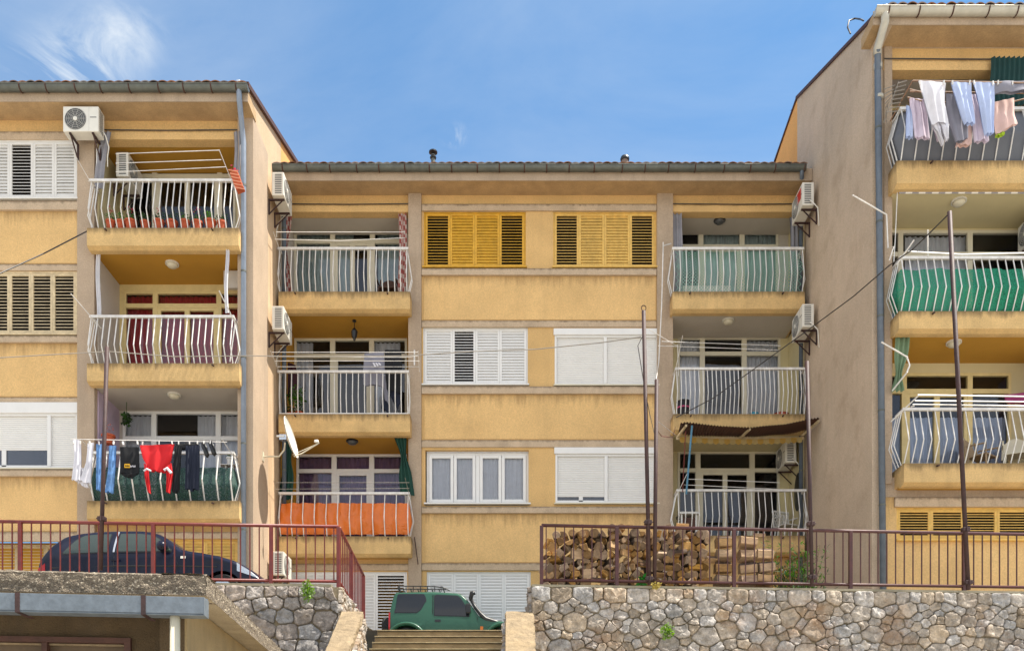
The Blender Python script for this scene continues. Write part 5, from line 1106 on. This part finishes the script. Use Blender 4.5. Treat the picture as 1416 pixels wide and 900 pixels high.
for k in range(16):
    p0 = Vector((X(1120, 15.7), 15.7, 4.5)); top = p0+Vector((rb_.uniform(-.15, .42), rb_.uniform(-.2, .2), rb_.uniform(.5, .95))); st_.tube([p0, p0.lerp(top, .5)+Vector((0, 0, .08)), top], [.008, .006, .002], 4)
    for j in range(26):
        f = rb_.uniform(.2, 1); c = p0.lerp(top, f); d = Vector((rb_.uniform(-1, 1), rb_.uniform(-1, 1), rb_.uniform(-.6, .5))).normalized(); s = d.cross(Vector((0, 0, 1))).normalized()*.015; q0 = len(lf2.v); e_ = .09
        lf2.v += [c, c+d*e_*.5+s, c+d*e_, c+d*e_*.5-s]; lf2.face((q0, q0+1, q0+2, q0+3))
st_.build('stems', M_bark, t); lf.build('foliage', M_leaf, t); lf2.build('foliage', M_leafd, t)
M_weed = mat('weed_green', '#7da33c', .6, .3, 6, 0, trans=.3, island=.35)
def weed(p, r, n, size, label, m=M_weed, shape=(1, .5, 1.2)):
    t = thing('weed', label, 'weed', p); q = MB(); leaves(q, p+Vector((0, 0, r*.4)), r, n, size, shape); q.build('foliage', m, t)
    q = MB()
    for k in range(6): q.tube([p+Vector((0, .05, -.02)), p+Vector((random.uniform(-r, r)*.6, -.02, r*random.uniform(.3, 1)))], .003, 4)
    q.build('stems', m, t)
weed(P(425, 822, 14.45), .14, 260, .055, 'green weed growing from the top of the left stone wall', shape=(.75, .5, 1.35)); weed(P(923, 877, 14.62), .12, 240, .05, 'green weed growing out of the right stone wall')
weed(P(907, 812, 14.66), .07, 60, .05, 'small yellowed weed at the foot of the two poles', mat('weed_dry', '#b5a352', .7, .2, 6, 0, trans=.2)); weed(P(888, 806, 15.0), .08, 40, .10, 'bright green leaves at the bottom of the firewood pile', mat('leaf_bright', '#2f8a2f', .6, .2, 6, 0))
# ------------------------------------------------------------------ garage with gutter in the left foreground
def GP(a, b, z): e1 = Vector((.994, .109, 0)); e2 = Vector((-.109, .994, 0)); return Vector((-2.83, 8.08, z))+e1*a+e2*b
def gbox(mb, a0, a1, b0, b1, z0, z1):
    n = len(mb.v)
    for z in (z0, z1):
        for (a, b) in ((a0, b0), (a1, b0), (a1, b1), (a0, b1)): mb.v.append(GP(a, b, z))
    for q in ((3, 2, 1, 0), (4, 5, 6, 7), (0, 1, 5, 4), (1, 2, 6, 5), (2, 3, 7, 6), (3, 0, 4, 7)): mb.face([n+i for i in q])
t = thing('garage', 'low rendered garage with a pebbly concrete roof edge in the left foreground', 'garage', GP(-2, 2, 0))
zc = 1.6+1.92; M_agg = mat('exposed_aggregate', '#6e655a', .95, .25, 30, .9, 60)
nt = M_agg.node_tree; b_ = nt.nodes['Principled BSDF']; vo = nd(nt, 'ShaderNodeTexVoronoi'); vo.inputs['Scale'].default_value = 72; tcx = nd(nt, 'ShaderNodeTexCoord'); nt.links.new(tcx.outputs['Object'], vo.inputs['Vector'])
rp = nd(nt, 'ShaderNodeValToRGB'); rp.color_ramp.elements[0].position = .0; rp.color_ramp.elements[0].color = lin('#5f5548'); rp.color_ramp.elements[1].position = 1; rp.color_ramp.elements[1].color = lin('#cabda6')
e3 = rp.color_ramp.elements.new(.6); e3.color = lin('#75695a'); e4 = rp.color_ramp.elements.new(.9); e4.color = lin('#857966')
sp = nd(nt, 'ShaderNodeSeparateColor'); nt.links.new(vo.outputs['Color'], sp.inputs[0]); nt.links.new(sp.outputs[0], rp.inputs[0]); nt.links.new(rp.outputs[0], b_.inputs['Base Color'])
bp = nd(nt, 'ShaderNodeBump'); setv(bp, Strength=1.0, Distance=.012); bp.invert = True; nt.links.new(vo.outputs['Distance'], bp.inputs['Height']); nt.links.new(bp.outputs[0], b_.inputs['Normal'])
def rough_edge(p0, p1, z1, h, dep, inward):
    mb = MB(); d = Vector(p1)-Vector(p0); n = int(d.length/.02)
    def fn(u, v):
        p = Vector(p0)+d*u; s = v*3; j = .012*noise.noise(Vector((u*d.length*9, v*8, 2)))+.006*noise.noise(Vector((u*d.length*30, v*20, 4)))
        if s < 1: return (p.x, p.y, z1-h*(1-s)+j*(s < .05)-.0)+Vector(inward)*0 if False else Vector((p.x, p.y, z1-h*(1-s)))-Vector(inward)*j
        if s < 2: q_ = p+Vector(inward)*dep*(s-1); return Vector((q_.x, q_.y, z1+j-.02*(s < 1.02)))
        q_ = p+Vector(inward)*dep; return Vector((q_.x, q_.y, z1-h*(s-2)))
    mb.grid(fn, n, 30); return mb
e2v = Vector((-.109, .994, 0)); e1v = Vector((.994, .109, 0))
rough_edge(GP(-4.2, 0, 0), GP(0, 0, 0), zc, .20, .4, e2v).build('roof_edge', M_agg, t); rough_edge(GP(0, 0, 0), GP(0, 6.4, 0), zc, .20, .4, -e1v).build('roof_edge', M_agg, t)
q = MB(); gbox(q, -4.2, -.01, .01, 6.4, zc-.19, zc-.02); q.build('roof_slab', M_conc, t)
M_gw = mat('garage_render', '#55452f', .95, .2, 3, .8, 50, streak=.4, patch=.4, patchcol='#6a5a44')  # front render coloured darker than the side to paint in the overhang's shade
q = MB(); gbox(q, -.5, -.27, .30, 6.4, 0, zc-.19); gbox(q, -4.2, -.5, .45, .6, 2.98, zc-.19); gbox(q, -.80, -.5, .45, .6, 0, 2.98); q.build('wall', M_gw, t)
M_gs = mat('garage_side_render', '#94805c', .95, .12, 3, .6, 50, streak=.3, patch=.4, patchcol='#a08a66')
q = MB(); gbox(q, -.27, -.25, .30, 6.4, 0, zc-.2); q.build('side_wall', M_gs, t)
M_gdo = mat('garage_door_brown', '#5b4a36', .7, .2, 6, .2, 40)
q = MB(); gbox(q, -.86, -.80, .40, .50, 0, 2.98); gbox(q, -4.2, -.86, .40, .50, 2.93, 2.98); gbox(q, -3.4, -3.34, .41, .50, 0, 2.93); gbox(q, -1.62, -1.57, .42, .50, 0, 2.93); o = q.build('door_frame', M_wood, t)
q = MB(); gbox(q, -4.2, -.86, .52, .56, 0, 2.925); q.build('door', M_gdo, t)
q = MB(); gbox(q, -4.2, -.86, .47, .51, 2.91, 2.925); q.build('door_lintel', M_cop, t)
zg = 1.6+1.665; M_galv = mat('galvanised', '#6f7880', .55, .18, 14, .1, 30, metal=.3, patch=.5, patchcol='#67707a')
q = MB(); gbox(q, -4.2, .02, -.20, -.19, zg-.15, zg); gbox(q, -4.2, .02, -.19, -.02, zg-.165, zg-.155); gbox(q, -4.2, .02, -.03, -.02, zg-.16, zg+.02); gbox(q, .02, .028, -.20, -.02, zg-.165, zg); g_ = q.build('gutter', M_galv, t, bevel=.003)
for a in (-2.7, -1.57, -.5):
    q = MB(); gbox(q, a-.02, a+.02, -.206, -.2005, zg-.17, zg+.005); gbox(q, a-.02, a+.02, -.205, .1, zg-.172, zg-.166); q.build('gutter_bracket', M_rust, g_)
q = MB(); p = GP(-.25, -.11, 0); q.tube([(p.x, p.y, zg-.16), (p.x, p.y, 0)], .045, 14); q.build('downpipe', M_pvcc, t, smooth=True)
# ------------------------------------------------------------------ vehicles
def car_shell(mb, Lc, top, low, W, belt, tum, plan, x0, y0, z0, roofz, ns=120, rnd_=.09, crown=.03):
    """lofted shell; returns half width function. +x = front, near side at y0-W"""
    def hw(x, z):
        w = W*(1-plan*(abs(2*x/Lc-1))**5); b = belt
        if z > b: w -= tum*((z-b)/(roofz-b))**1.25
        else: w -= .035*((b-z)/b)**2*2-.0
        w += .012*math.exp(-((z-b+.12)/.05)**2)
        return w
    rings = []
    for i in range(ns+1):
        x = Lc*i/ns; zl, zt = low(x), top(x); r = min(rnd_, (zt-zl)*.4); pts = []
        for k in range(9): z = lerp(zl, zt-r, k/8); pts.append((hw(x, z), z))
        w0 = hw(x, zt-r)
        for k in range(1, 6): a = k/5*math.pi/2; pts.append((w0-r*1.3*(1-math.cos(a)), zt-r+r*math.sin(a)))
        wi = pts[-1][0]
        for k in range(1, 6): f = k/5; pts.append((wi*(1-f), zt+crown*(1-(1-f)**2)))
        ring = [(-w, z) for w, z in pts]+[(w, z) for w, z in pts[::-1][1:]]; rings.append((x, ring))
    n = len(rings[0][1]); base = len(mb.v)
    for x, ring in rings:
        for y, z in ring: mb.v.append(Vector((x0+x, y0+y, z0+z)))
    for i in range(ns):
        for k in range(n-1): mb.face((base+i*n+k, base+i*n+k+1, base+(i+1)*n+k+1, base+(i+1)*n+k))
    mb.face([base+k for k in range(n)]); mb.face([base+ns*n+k for k in range(n-1, -1, -1)])
    return hw
def side_patch(hw, tp, bt, xa, xb, x0, y0, z0, off, side=-1, n=30, m=6):
    mb = MB(); mb.grid(lambda u, v: (x0+lerp(xa, xb, u), y0+side*(hw(lerp(xa, xb, u), lerp(pl(bt, lerp(xa, xb, u)), pl(tp, lerp(xa, xb, u)), v))+off), z0+lerp(pl(bt, lerp(xa, xb, u)), pl(tp, lerp(xa, xb, u)), v)), n, m); return mb
def wheel(t, x, y, z, r, side, w=.2):
    q = MB(); q.lathe((x, y, z), [(r*.62, -w/2), (r*.93, -w/2), (r, -w/2+.03), (r, w/2-.03), (r*.93, w/2), (r*.62, w/2)], 32, 'y'); wo = q.build('wheel', M_rub, t, smooth=False)
    q = MB(); s = side; q.lathe((x, y+s*w*.42, z), [(r*.62, -.02), (r*.60, .02), (r*.5, .0), (r*.15, .02), (r*.1, .035)][::1], 24, 'y'); q.build('rim', M_chrome, wo)
def arch_low(sill, wheels, r):
    def f(x):
        z = sill
        for wx, wz in wheels:
            d = abs(x-wx)
            if d < r: z = max(z, wz+math.sqrt(r*r-d*d))
        return z
    return f
# dark hatchback
DH = 15.6; pm = F/DH; rear = 48; zgh = Z(728, DH)-1.44; LCH = (368-rear)/pm
xx = lambda px: (px-rear)/pm
zz_ = lambda py: Z(py, DH)-zgh
tp = [(xx(a), zz_(b)) for a, b in ((48, 785), (50, 774), (58, 763), (70, 749), (83, 738), (92, 734.5), (104, 732), (125, 729.5), (150, 728.3), (170, 728), (187, 728), (200, 729.5), (214, 733.5), (228, 742), (240, 751.5), (248, 757.5), (262, 760), (277, 762.5), (300, 766.5), (320, 772), (335, 779), (347, 787), (358, 796), (366, 806), (368, 815))]
M_navy = mat('navy_car_paint', '#0a1128', .28, .05, 3, 0, coat=.1, spec=.3)
t = thing('parked_hatchback', 'dark navy three door hatchback parked behind the red railing', 'car', (X(208, DH), DH+.87, zgh)); y0 = DH+.87; x0 = X(rear, DH)
whs = [(.78, .30), (3.35, .30)]; q = MB(); hw = car_shell(q, LCH, lambda x: pl(tp, x), arch_low(.2, whs, .36), .87, zz_(764), .24, .10, x0, y0, zgh, 1.44); q.build('body', M_navy, t, smooth=True)
gt = [(xx(a), zz_(b)) for a, b in ((86, 764), (92, 756), (100, 745), (112, 736), (130, 733.5), (154, 732))]; gb_ = [(xx(86), zz_(765)), (xx(146), zz_(763)), (xx(154), zz_(763))]
def glass_side(hw, gt, gb_, xa, xb, nm='window'):
    for s in (-1, 1):
        f = side_patch(hw, [(a, b+.02) for a, b in gt], [(a, b-.02) for a, b in gb_], xa-.02, xb+.02, x0, y0, zgh, .004, s).build(nm, M_blk, t, smooth=True)
        side_patch(hw, gt, gb_, xa, xb, x0, y0, zgh, .008, s).build('pane', G_car, f, smooth=True)
G_car = mat('car_glass', '#26332f', .05, .05, 2, 0, spec=.6); G_carb = mat('car_glass_brown', '#2c2216', .06, .05, 2, 0, spec=.8, coat=.5)
glass_side(hw, gt, gb_, xx(87), xx(148))
gt2 = [(xx(a), zz_(b)) for a, b in ((161, 732), (190, 732), (205, 735), (216, 742), (226, 751), (236, 760))]; gb2 = [(xx(161), zz_(762)), (xx(238), zz_(761.5))]; glass_side(hw, gt2, gb2, xx(161), xx(236))
def top_patch(ta, xa, xb, w0, w1, off, nm, m, par=None):
    q = MB(); q.grid(lambda u, v: (x0+lerp(xa, xb, u), y0+(v-.5)*2*lerp(w0, w1, u), zgh+pl(ta, lerp(xa, xb, u))+off+.03*(1-(2*v-1)**2)), 20, 8); return q.build(nm, m, par or t, smooth=True)
top_patch(tp, xx(208), xx(246), .50, .62, .006, 'windscreen', G_car); top_patch(tp, xx(60), xx(86), .60, .5, .006, 'rear_window', G_car)
for s in (-1, 1):
    for wx, wz in whs: wheel(t, x0+wx, y0+s*.76, zgh+wz, .31, s)
    side_patch(hw, [(0, zz_(785)), (xx(62), zz_(776))], [(0, zz_(800)), (xx(62), zz_(787))], .012, xx(60), x0, y0, zgh, .006, s).build('tail_light', mat('tail_red', '#a3101a', .2, .05, 4, 0), t, smooth=True)
    side_patch(hw, [(xx(326), zz_(776)), (xx(345), zz_(789)), (xx(354), zz_(796))], [(xx(326), zz_(788)), (xx(354), zz_(797))], xx(327), xx(353), x0, y0, zgh, .006, s).build('headlight', M_chrome, t, smooth=True)
    q = side_patch(hw, [(xx(155), zz_(730)), (xx(160), zz_(731))], [(xx(155), zz_(763)), (xx(160), zz_(763))], xx(156.0), xx(158.6), x0, y0, zgh, .012, s); q.build('pillar_trim', M_chrome, t, smooth=True)
    q = MB(); ym = y0+s*(hw(xx(228), zz_(758))+.10); q.lathe((x0+xx(226), ym, zgh+zz_(756)), [(.05, -.08), (.085, -.04), (.085, .06), (.05, .09)], 12, 'y'); q.build('wing_mirror', M_navy, t, smooth=True)
    q = side_patch(hw, [(0, zz_(772.5)), (9, zz_(772.5))], [(0, zz_(775.5)), (9, zz_(775.5))], xx(153), xx(166), x0, y0, zgh, .03, s); q.build('door_handle', M_navy, t)
    q = MB(); q.tube([(x0+xx(a), y0+s*(hw(xx(a), zz_(b))+.003), zgh+zz_(b)) for a, b in ((158, 764), (157, 780), (160, 800), (238, 800), (246, 780), (240, 764))], .006, 4); q.build('door_seam', M_blk, t)
    q = MB(); q.tube([(x0+xx(a), y0+s*(hw(xx(a), zz_(b))+.0), zgh+zz_(b)) for a, b in ((70, 784), (158, 782), (240, 782), (300, 783))], .012, 5); q.build('side_moulding', M_blk, t)
    side_patch(hw, [(0, zz_(768.5)), (9, zz_(768.5))], [(0, zz_(772)), (9, zz_(772))], xx(250), xx(257), x0, y0, zgh, .01, s).build('indicator', M_acw, t)
# green off-roader
DJ = 19.85; pm = F/DJ; rear = 536.5; zgh = TER; x0 = X(rear, DJ); xx = lambda px: (px-rear)/pm; zz_ = lambda py: Z(py, DJ)-zgh; LCJ = 3.3
M_grn = mat('green_car_paint', '#255240', .42, .06, 3, 0, coat=.15, spec=.35, patch=.12, patchcol='#3a6450')
tp = [(0, zz_(862)), (xx(537.5), zz_(845)), (xx(541), zz_(828)), (xx(543.5), zz_(818.5)), (xx(546), zz_(815.6)), (xx(600), zz_(815)), (xx(632), zz_(817)), (xx(638), zz_(819)), (xx(646), zz_(827)), (xx(654), zz_(838)), (xx(662), zz_(849.5)), (xx(668), zz_(852)), (xx(690), zz_(857)), (xx(715), zz_(862)), (xx(733), zz_(868)), (LCJ, zz_(880))]
t = thing('green_off_roader', 'green short off-roader with roof rack parked at the top of the steps', 'car', (X(620, DJ), DJ+.78, TER)); y0 = DJ+.78; W = .72
whs = [(xx(561.5), .34), (xx(696.5), .34)]; q = MB(); hw = car_shell(q, LCJ, lambda x: pl(tp, x), arch_low(.32, whs, .42), W, zz_(857), .10, .05, x0, y0, zgh, zz_(815), rnd_=.07); q.build('body', M_grn, t, smooth=True)
G_car = mat('car_glass_grey', '#14171b', .05, .05, 2, 0, spec=.55)
gt = [(xx(a), zz_(b)) for a, b in ((545.5, 845), (548.5, 820.5), (551, 819.6), (585, 820), (587, 821), (587.8, 828))]; gb_ = [(xx(a), zz_(b)) for a, b in ((545.5, 845), (547.5, 844.8), (576, 845), (582, 840), (587.8, 829))]; glass_side(hw, gt, gb_, xx(545.8), xx(587.5), 'side_window')
gt2 = [(xx(a), zz_(b)) for a, b in ((600.5, 822), (603, 821), (632, 822.5), (637, 826), (646, 841), (650, 850))]; gb2 = [(xx(600), zz_(849)), (xx(650), zz_(850.5))]; glass_side(hw, gt2, gb2, xx(600.8), xx(648), 'door_window')
top_patch(tp, xx(640), xx(661), .5, .58, .006, 'windscreen', G_car)
for s in (-1, 1):
    for wx, wz in whs:
        wheel(t, x0+wx, y0+s*.64, zgh+wz, .34, s); q = MB()
        q.grid(lambda u, v: (x0+wx+(.40+.09*v)*math.cos(math.pi*u), y0+s*(W-.02+.10*math.sin(math.pi*min(1, v*1.0))**.6), zgh+wz+(.40+.09*v)*math.sin(math.pi*u)*.98), 28, 6); q.build('fender_flare', M_grn, t, smooth=True)
    side_patch(hw, [(0, zz_(845)), (9, zz_(845))], [(0, zz_(869)), (9, zz_(869))], .0, xx(538.8), x0, y0, zgh, .008, s).build('tail_light', mat('tail_red', '#a3101a', .2, .05, 4, 0), t)
    side_patch(hw, [(0, zz_(865)), (9, zz_(865))], [(0, zz_(870)), (9, zz_(870))], xx(664), xx(668), x0, y0, zgh, .008, s).build('indicator', mat('amber', '#c06a1c', .3, .05, 4, 0), t)
    side_patch(hw, [(0, zz_(855.5)), (9, zz_(855.5))], [(0, zz_(859)), (9, zz_(859))], xx(601), xx(609), x0, y0, zgh, .014, s).build('door_handle', M_blk, t)
    q = MB(); q.tube([(x0+xx(a), y0+s*(hw(xx(a), zz_(b))+.001), zgh+zz_(b)) for a, b in ((598, 820), (598, 845), (598, 885), (660, 885), (662, 870), (660, 852))], .008, 4); q.build('door_seam', M_blk, t)
    ym = y0+s*(hw(xx(650), zz_(845))+.12); q = MB(); q.box(x0+xx(644), x0+xx(651), ym-.06, ym+.06, zgh+zz_(848), zgh+zz_(835)); q.build('wing_mirror', M_blk, t, bevel=.02)
    q = side_patch(hw, [(0, zz_(860)), (9, zz_(860))], [(0, zz_(868)), (9, zz_(868))], xx(575), xx(583), x0, y0, zgh, .004, s); q.build('fuel_flap', M_grn, t)
q = MB(); q.lathe((x0-.13, y0+.02, zgh+zz_(864)), [(.30, -.09), (.33, -.05), (.33, .07), (.2, .09)], 24, 'x'); q.build('spare_wheel', M_rub, t)
q = MB(); zr_ = zgh+zz_(807); ya, yb = y0-.58, y0+.58
for yy in (ya, yb):
    q.tube([(x0+xx(549), yy, zr_), (x0+xx(600), yy, zr_-.01), (x0+xx(611), yy, zr_-.03), (x0+xx(621), yy, zgh+zz_(813.5))], .013, 6); q.tube([(x0+xx(549), yy, zr_-.07), (x0+xx(616), yy, zr_-.08)], .012, 6)
    for px in (551, 560, 570, 580, 590, 600, 609): q.tube([(x0+xx(px), yy, zr_), (x0+xx(px), yy, zgh+zz_(815))], .010, 5)
for px in (549, 556, 566, 576, 586, 596, 606): q.tube([(x0+xx(px), ya, zr_-.07), (x0+xx(px), yb, zr_-.07)], .012, 5)
for px in (549, 611): q.tube([(x0+xx(px), ya, zr_-.02), (x0+xx(px), yb, zr_-.02)], .013, 5)
q.build('roof_rack', M_blk, t)
q = MB(); yn = y0-.60; sn = [(657, 822), (650, 818.5)]
q.tube([(x0+xx(656.5), yn-.02, zgh+zz_(817)), (x0+xx(652), yn-.02, zgh+zz_(818)), (x0+xx(650.5), yn-.02, zgh+zz_(824)), (x0+xx(651), yn-.03, zgh+zz_(828))], [.05, .06, .05, .04], 8)
q.tube([(x0+xx(651), yn-.03, zgh+zz_(827)), (x0+xx(657), yn-.06, zgh+zz_(838)), (x0+xx(664), yn-.08, zgh+zz_(847)), (x0+xx(671), yn-.09, zgh+zz_(854)), (x0+xx(682), yn-.07, zgh+zz_(857.5)), (x0+xx(701), yn-.04, zgh+zz_(862.5))], [.035, .04, .045, .05, .055, .045], 8); q.build('snorkel', M_blk, t, smooth=True)
# ------------------------------------------------------------------ ground, camera, light
mb = MB(); mb.quad((-400, -400, 0), (400, -400, 0), (400, 600, 0), (-400, 600, 0)); tag(mb.build('street', mat('street_asphalt', '#aca69b', .95, .1, .5, .2, 30)), kind='structure')
def tz(x):
    t = max(0, min(1, (x+4.6)/1.7)); return lerp(4.72, TER, t*t*(3-2*t)) if x < .2 else lerp(TER, 4.55, min(1, (x-.2)/1))
def ys(x): return 14.75 if x < -2.7 else (16.32 if x < .1 else 15.0+(x-.3)*.0637)
mb = MB(); mb.grid(lambda u, v: (lerp(-15, 15, u), lerp(ys(lerp(-15, 15, u)), 32, v), tz(lerp(-15, 15, u))), 150, 8)
tag(mb.build('terrace_paving', mat('terrace_concrete', '#a39c90', .95, .12, .8, .3, 30)), kind='structure')
cam = bpy.data.cameras.new('camera'); co = bpy.data.objects.new('camera', cam); COL.objects.link(co); scene.camera = co
co.location = (0, 0, EYE); co.rotation_euler = (R(90), 0, 0); cam.sensor_width = 36; cam.lens = 36*F/1416; cam.shift_y = 630/1416; cam.clip_end = 3000
SD = Vector((-.52, .03, -1.05)).normalized(); el = math.asin(-SD.z); az = math.atan2(-SD.x, -SD.y)
s = bpy.data.lights.new('sun', 'SUN'); s.energy = 4.0; s.angle = R(.55); s.color = (1, .93, .82); so = bpy.data.objects.new('sun', s); COL.objects.link(so)
so.rotation_euler = SD.to_track_quat('-Z', 'Y').to_euler(); so.location = (0, 0, 40)
w = bpy.data.worlds.new('World'); scene.world = w; w.use_nodes = True; nt = w.node_tree; L = nt.links; bg = nt.nodes['Background']
sky = nd(nt, 'ShaderNodeTexSky', sky_type='NISHITA', sun_disc=False); sky.sun_elevation = el; sky.sun_rotation = az; sky.air_density = 1.0; sky.dust_density = .3; sky.ozone_density = 1.0
tc = nd(nt, 'ShaderNodeTexCoord'); nrm = nd(nt, 'ShaderNodeVectorMath', operation='NORMALIZE'); L.new(tc.outputs['Generated'], nrm.inputs[0])
def blob(px, py, r0, r1, sx=1, sz=1, rot=0):
    d = Vector(((px-708)/F, 1, (1080-py)/F)).normalized(); sub = nd(nt, 'ShaderNodeVectorMath', operation='SUBTRACT'); L.new(nrm.outputs[0], sub.inputs[0]); sub.inputs[1].default_value = d
    mp = nd(nt, 'ShaderNodeMapping'); mp.vector_type = 'TEXTURE'; mp.inputs['Rotation'].default_value = (0, rot, 0); mp.inputs['Scale'].default_value = (sx, 1.5, sz); L.new(sub.outputs[0], mp.inputs[0])
    ln = nd(nt, 'ShaderNodeVectorMath', operation='LENGTH'); L.new(mp.outputs[0], ln.inputs[0])
    q = nd(nt, 'ShaderNodeMapRange', interpolation_type='SMOOTHSTEP'); L.new(ln.outputs['Value'], q.inputs[0])
    for i, v in zip((1, 2, 3, 4), (r0, r1, 1, 0)): q.inputs[i].default_value = v
    return q.outputs[0]
def nz(scale, det, st, a, b, rot=(0, 0, 0)):
    mp = nd(nt, 'ShaderNodeMapping'); mp.inputs['Scale'].default_value = st; mp.inputs['Rotation'].default_value = rot; L.new(nrm.outputs[0], mp.inputs[0])
    n = nd(nt, 'ShaderNodeTexNoise'); setv(n, Scale=scale, Detail=det, Roughness=.6); n.inputs['Distortion'].default_value = .6; L.new(mp.outputs[0], n.inputs['Vector'])
    q = nd(nt, 'ShaderNodeMapRange'); L.new(n.outputs['Fac'], q.inputs[0])
    for i, v in zip((1, 2, 3, 4), (a, b, 0, 1)): q.inputs[i].default_value = v
    return q.outputs[0]
def mm(op, a, b):
    q = nd(nt, 'ShaderNodeMath', operation=op)
    for i, c in enumerate((a, b)):
        if hasattr(c, 'is_linked'): L.new(c, q.inputs[i])
        else: q.inputs[i].default_value = c
    return q.outputs[0]
wisp = mm('MULTIPLY', blob(115, 86, .0, .075, 1.4, .40, R(-28)), nz(7, 9, (1.8, 1, 3.6), .46, .66, (0, R(30), 0)))
w2 = mm('MULTIPLY', blob(628, 188, .0, .012, 1.5, 1), nz(26, 6, (1, 1, 1), .45, .62))
veil = mm('MULTIPLY', mm('ADD', mm('MULTIPLY', blob(70, 60, .02, .24, 1.2, 1), .6), mm('MULTIPLY', blob(900, 170, .05, .55, 1.2, .9), .5)), nz(2.4, 9, (1, 1, 2.2), .12, .85))
tot = mm('MINIMUM', mm('ADD', mm('ADD', mm('MULTIPLY', wisp, 1.0), mm('MULTIPLY', w2, .6)), veil), 1.0)
mx = nd(nt, 'ShaderNodeMix', data_type='RGBA'); L.new(tot, mx.inputs[0]); tn = nd(nt, 'ShaderNodeMix', data_type='RGBA', blend_type='MULTIPLY'); tn.inputs[0].default_value = 1; tn.inputs[7].default_value = (.29, .70, .90, 1); L.new(sky.outputs[0], tn.inputs[6]); L.new(tn.outputs[2], mx.inputs[6]); mx.inputs[7].default_value = (3.2, 3.6, 4.1, 1)
# bright broken cloud added to the unseen sky behind the camera to brighten facades
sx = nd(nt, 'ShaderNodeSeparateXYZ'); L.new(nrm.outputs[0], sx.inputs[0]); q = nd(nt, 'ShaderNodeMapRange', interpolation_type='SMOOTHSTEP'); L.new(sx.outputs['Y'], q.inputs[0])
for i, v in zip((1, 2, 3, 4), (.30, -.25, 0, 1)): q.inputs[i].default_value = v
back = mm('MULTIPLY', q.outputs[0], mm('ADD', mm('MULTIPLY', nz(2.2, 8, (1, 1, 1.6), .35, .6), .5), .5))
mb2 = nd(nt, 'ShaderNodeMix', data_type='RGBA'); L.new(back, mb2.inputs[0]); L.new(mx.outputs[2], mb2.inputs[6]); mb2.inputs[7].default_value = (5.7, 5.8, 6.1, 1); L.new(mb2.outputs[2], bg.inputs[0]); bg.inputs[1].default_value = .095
scene.render.engine = 'CYCLES'; scene.view_settings.view_transform = 'Standard'; scene.view_settings.look = 'None'; scene.view_settings.exposure = 1.3; scene.view_settings.gamma = 1
scene.cycles.max_bounces = 8; scene.cycles.diffuse_bounces = 4; scene.cycles.transparent_max_bounces = 12
scene.render.resolution_x = 1024; scene.render.resolution_y = 650
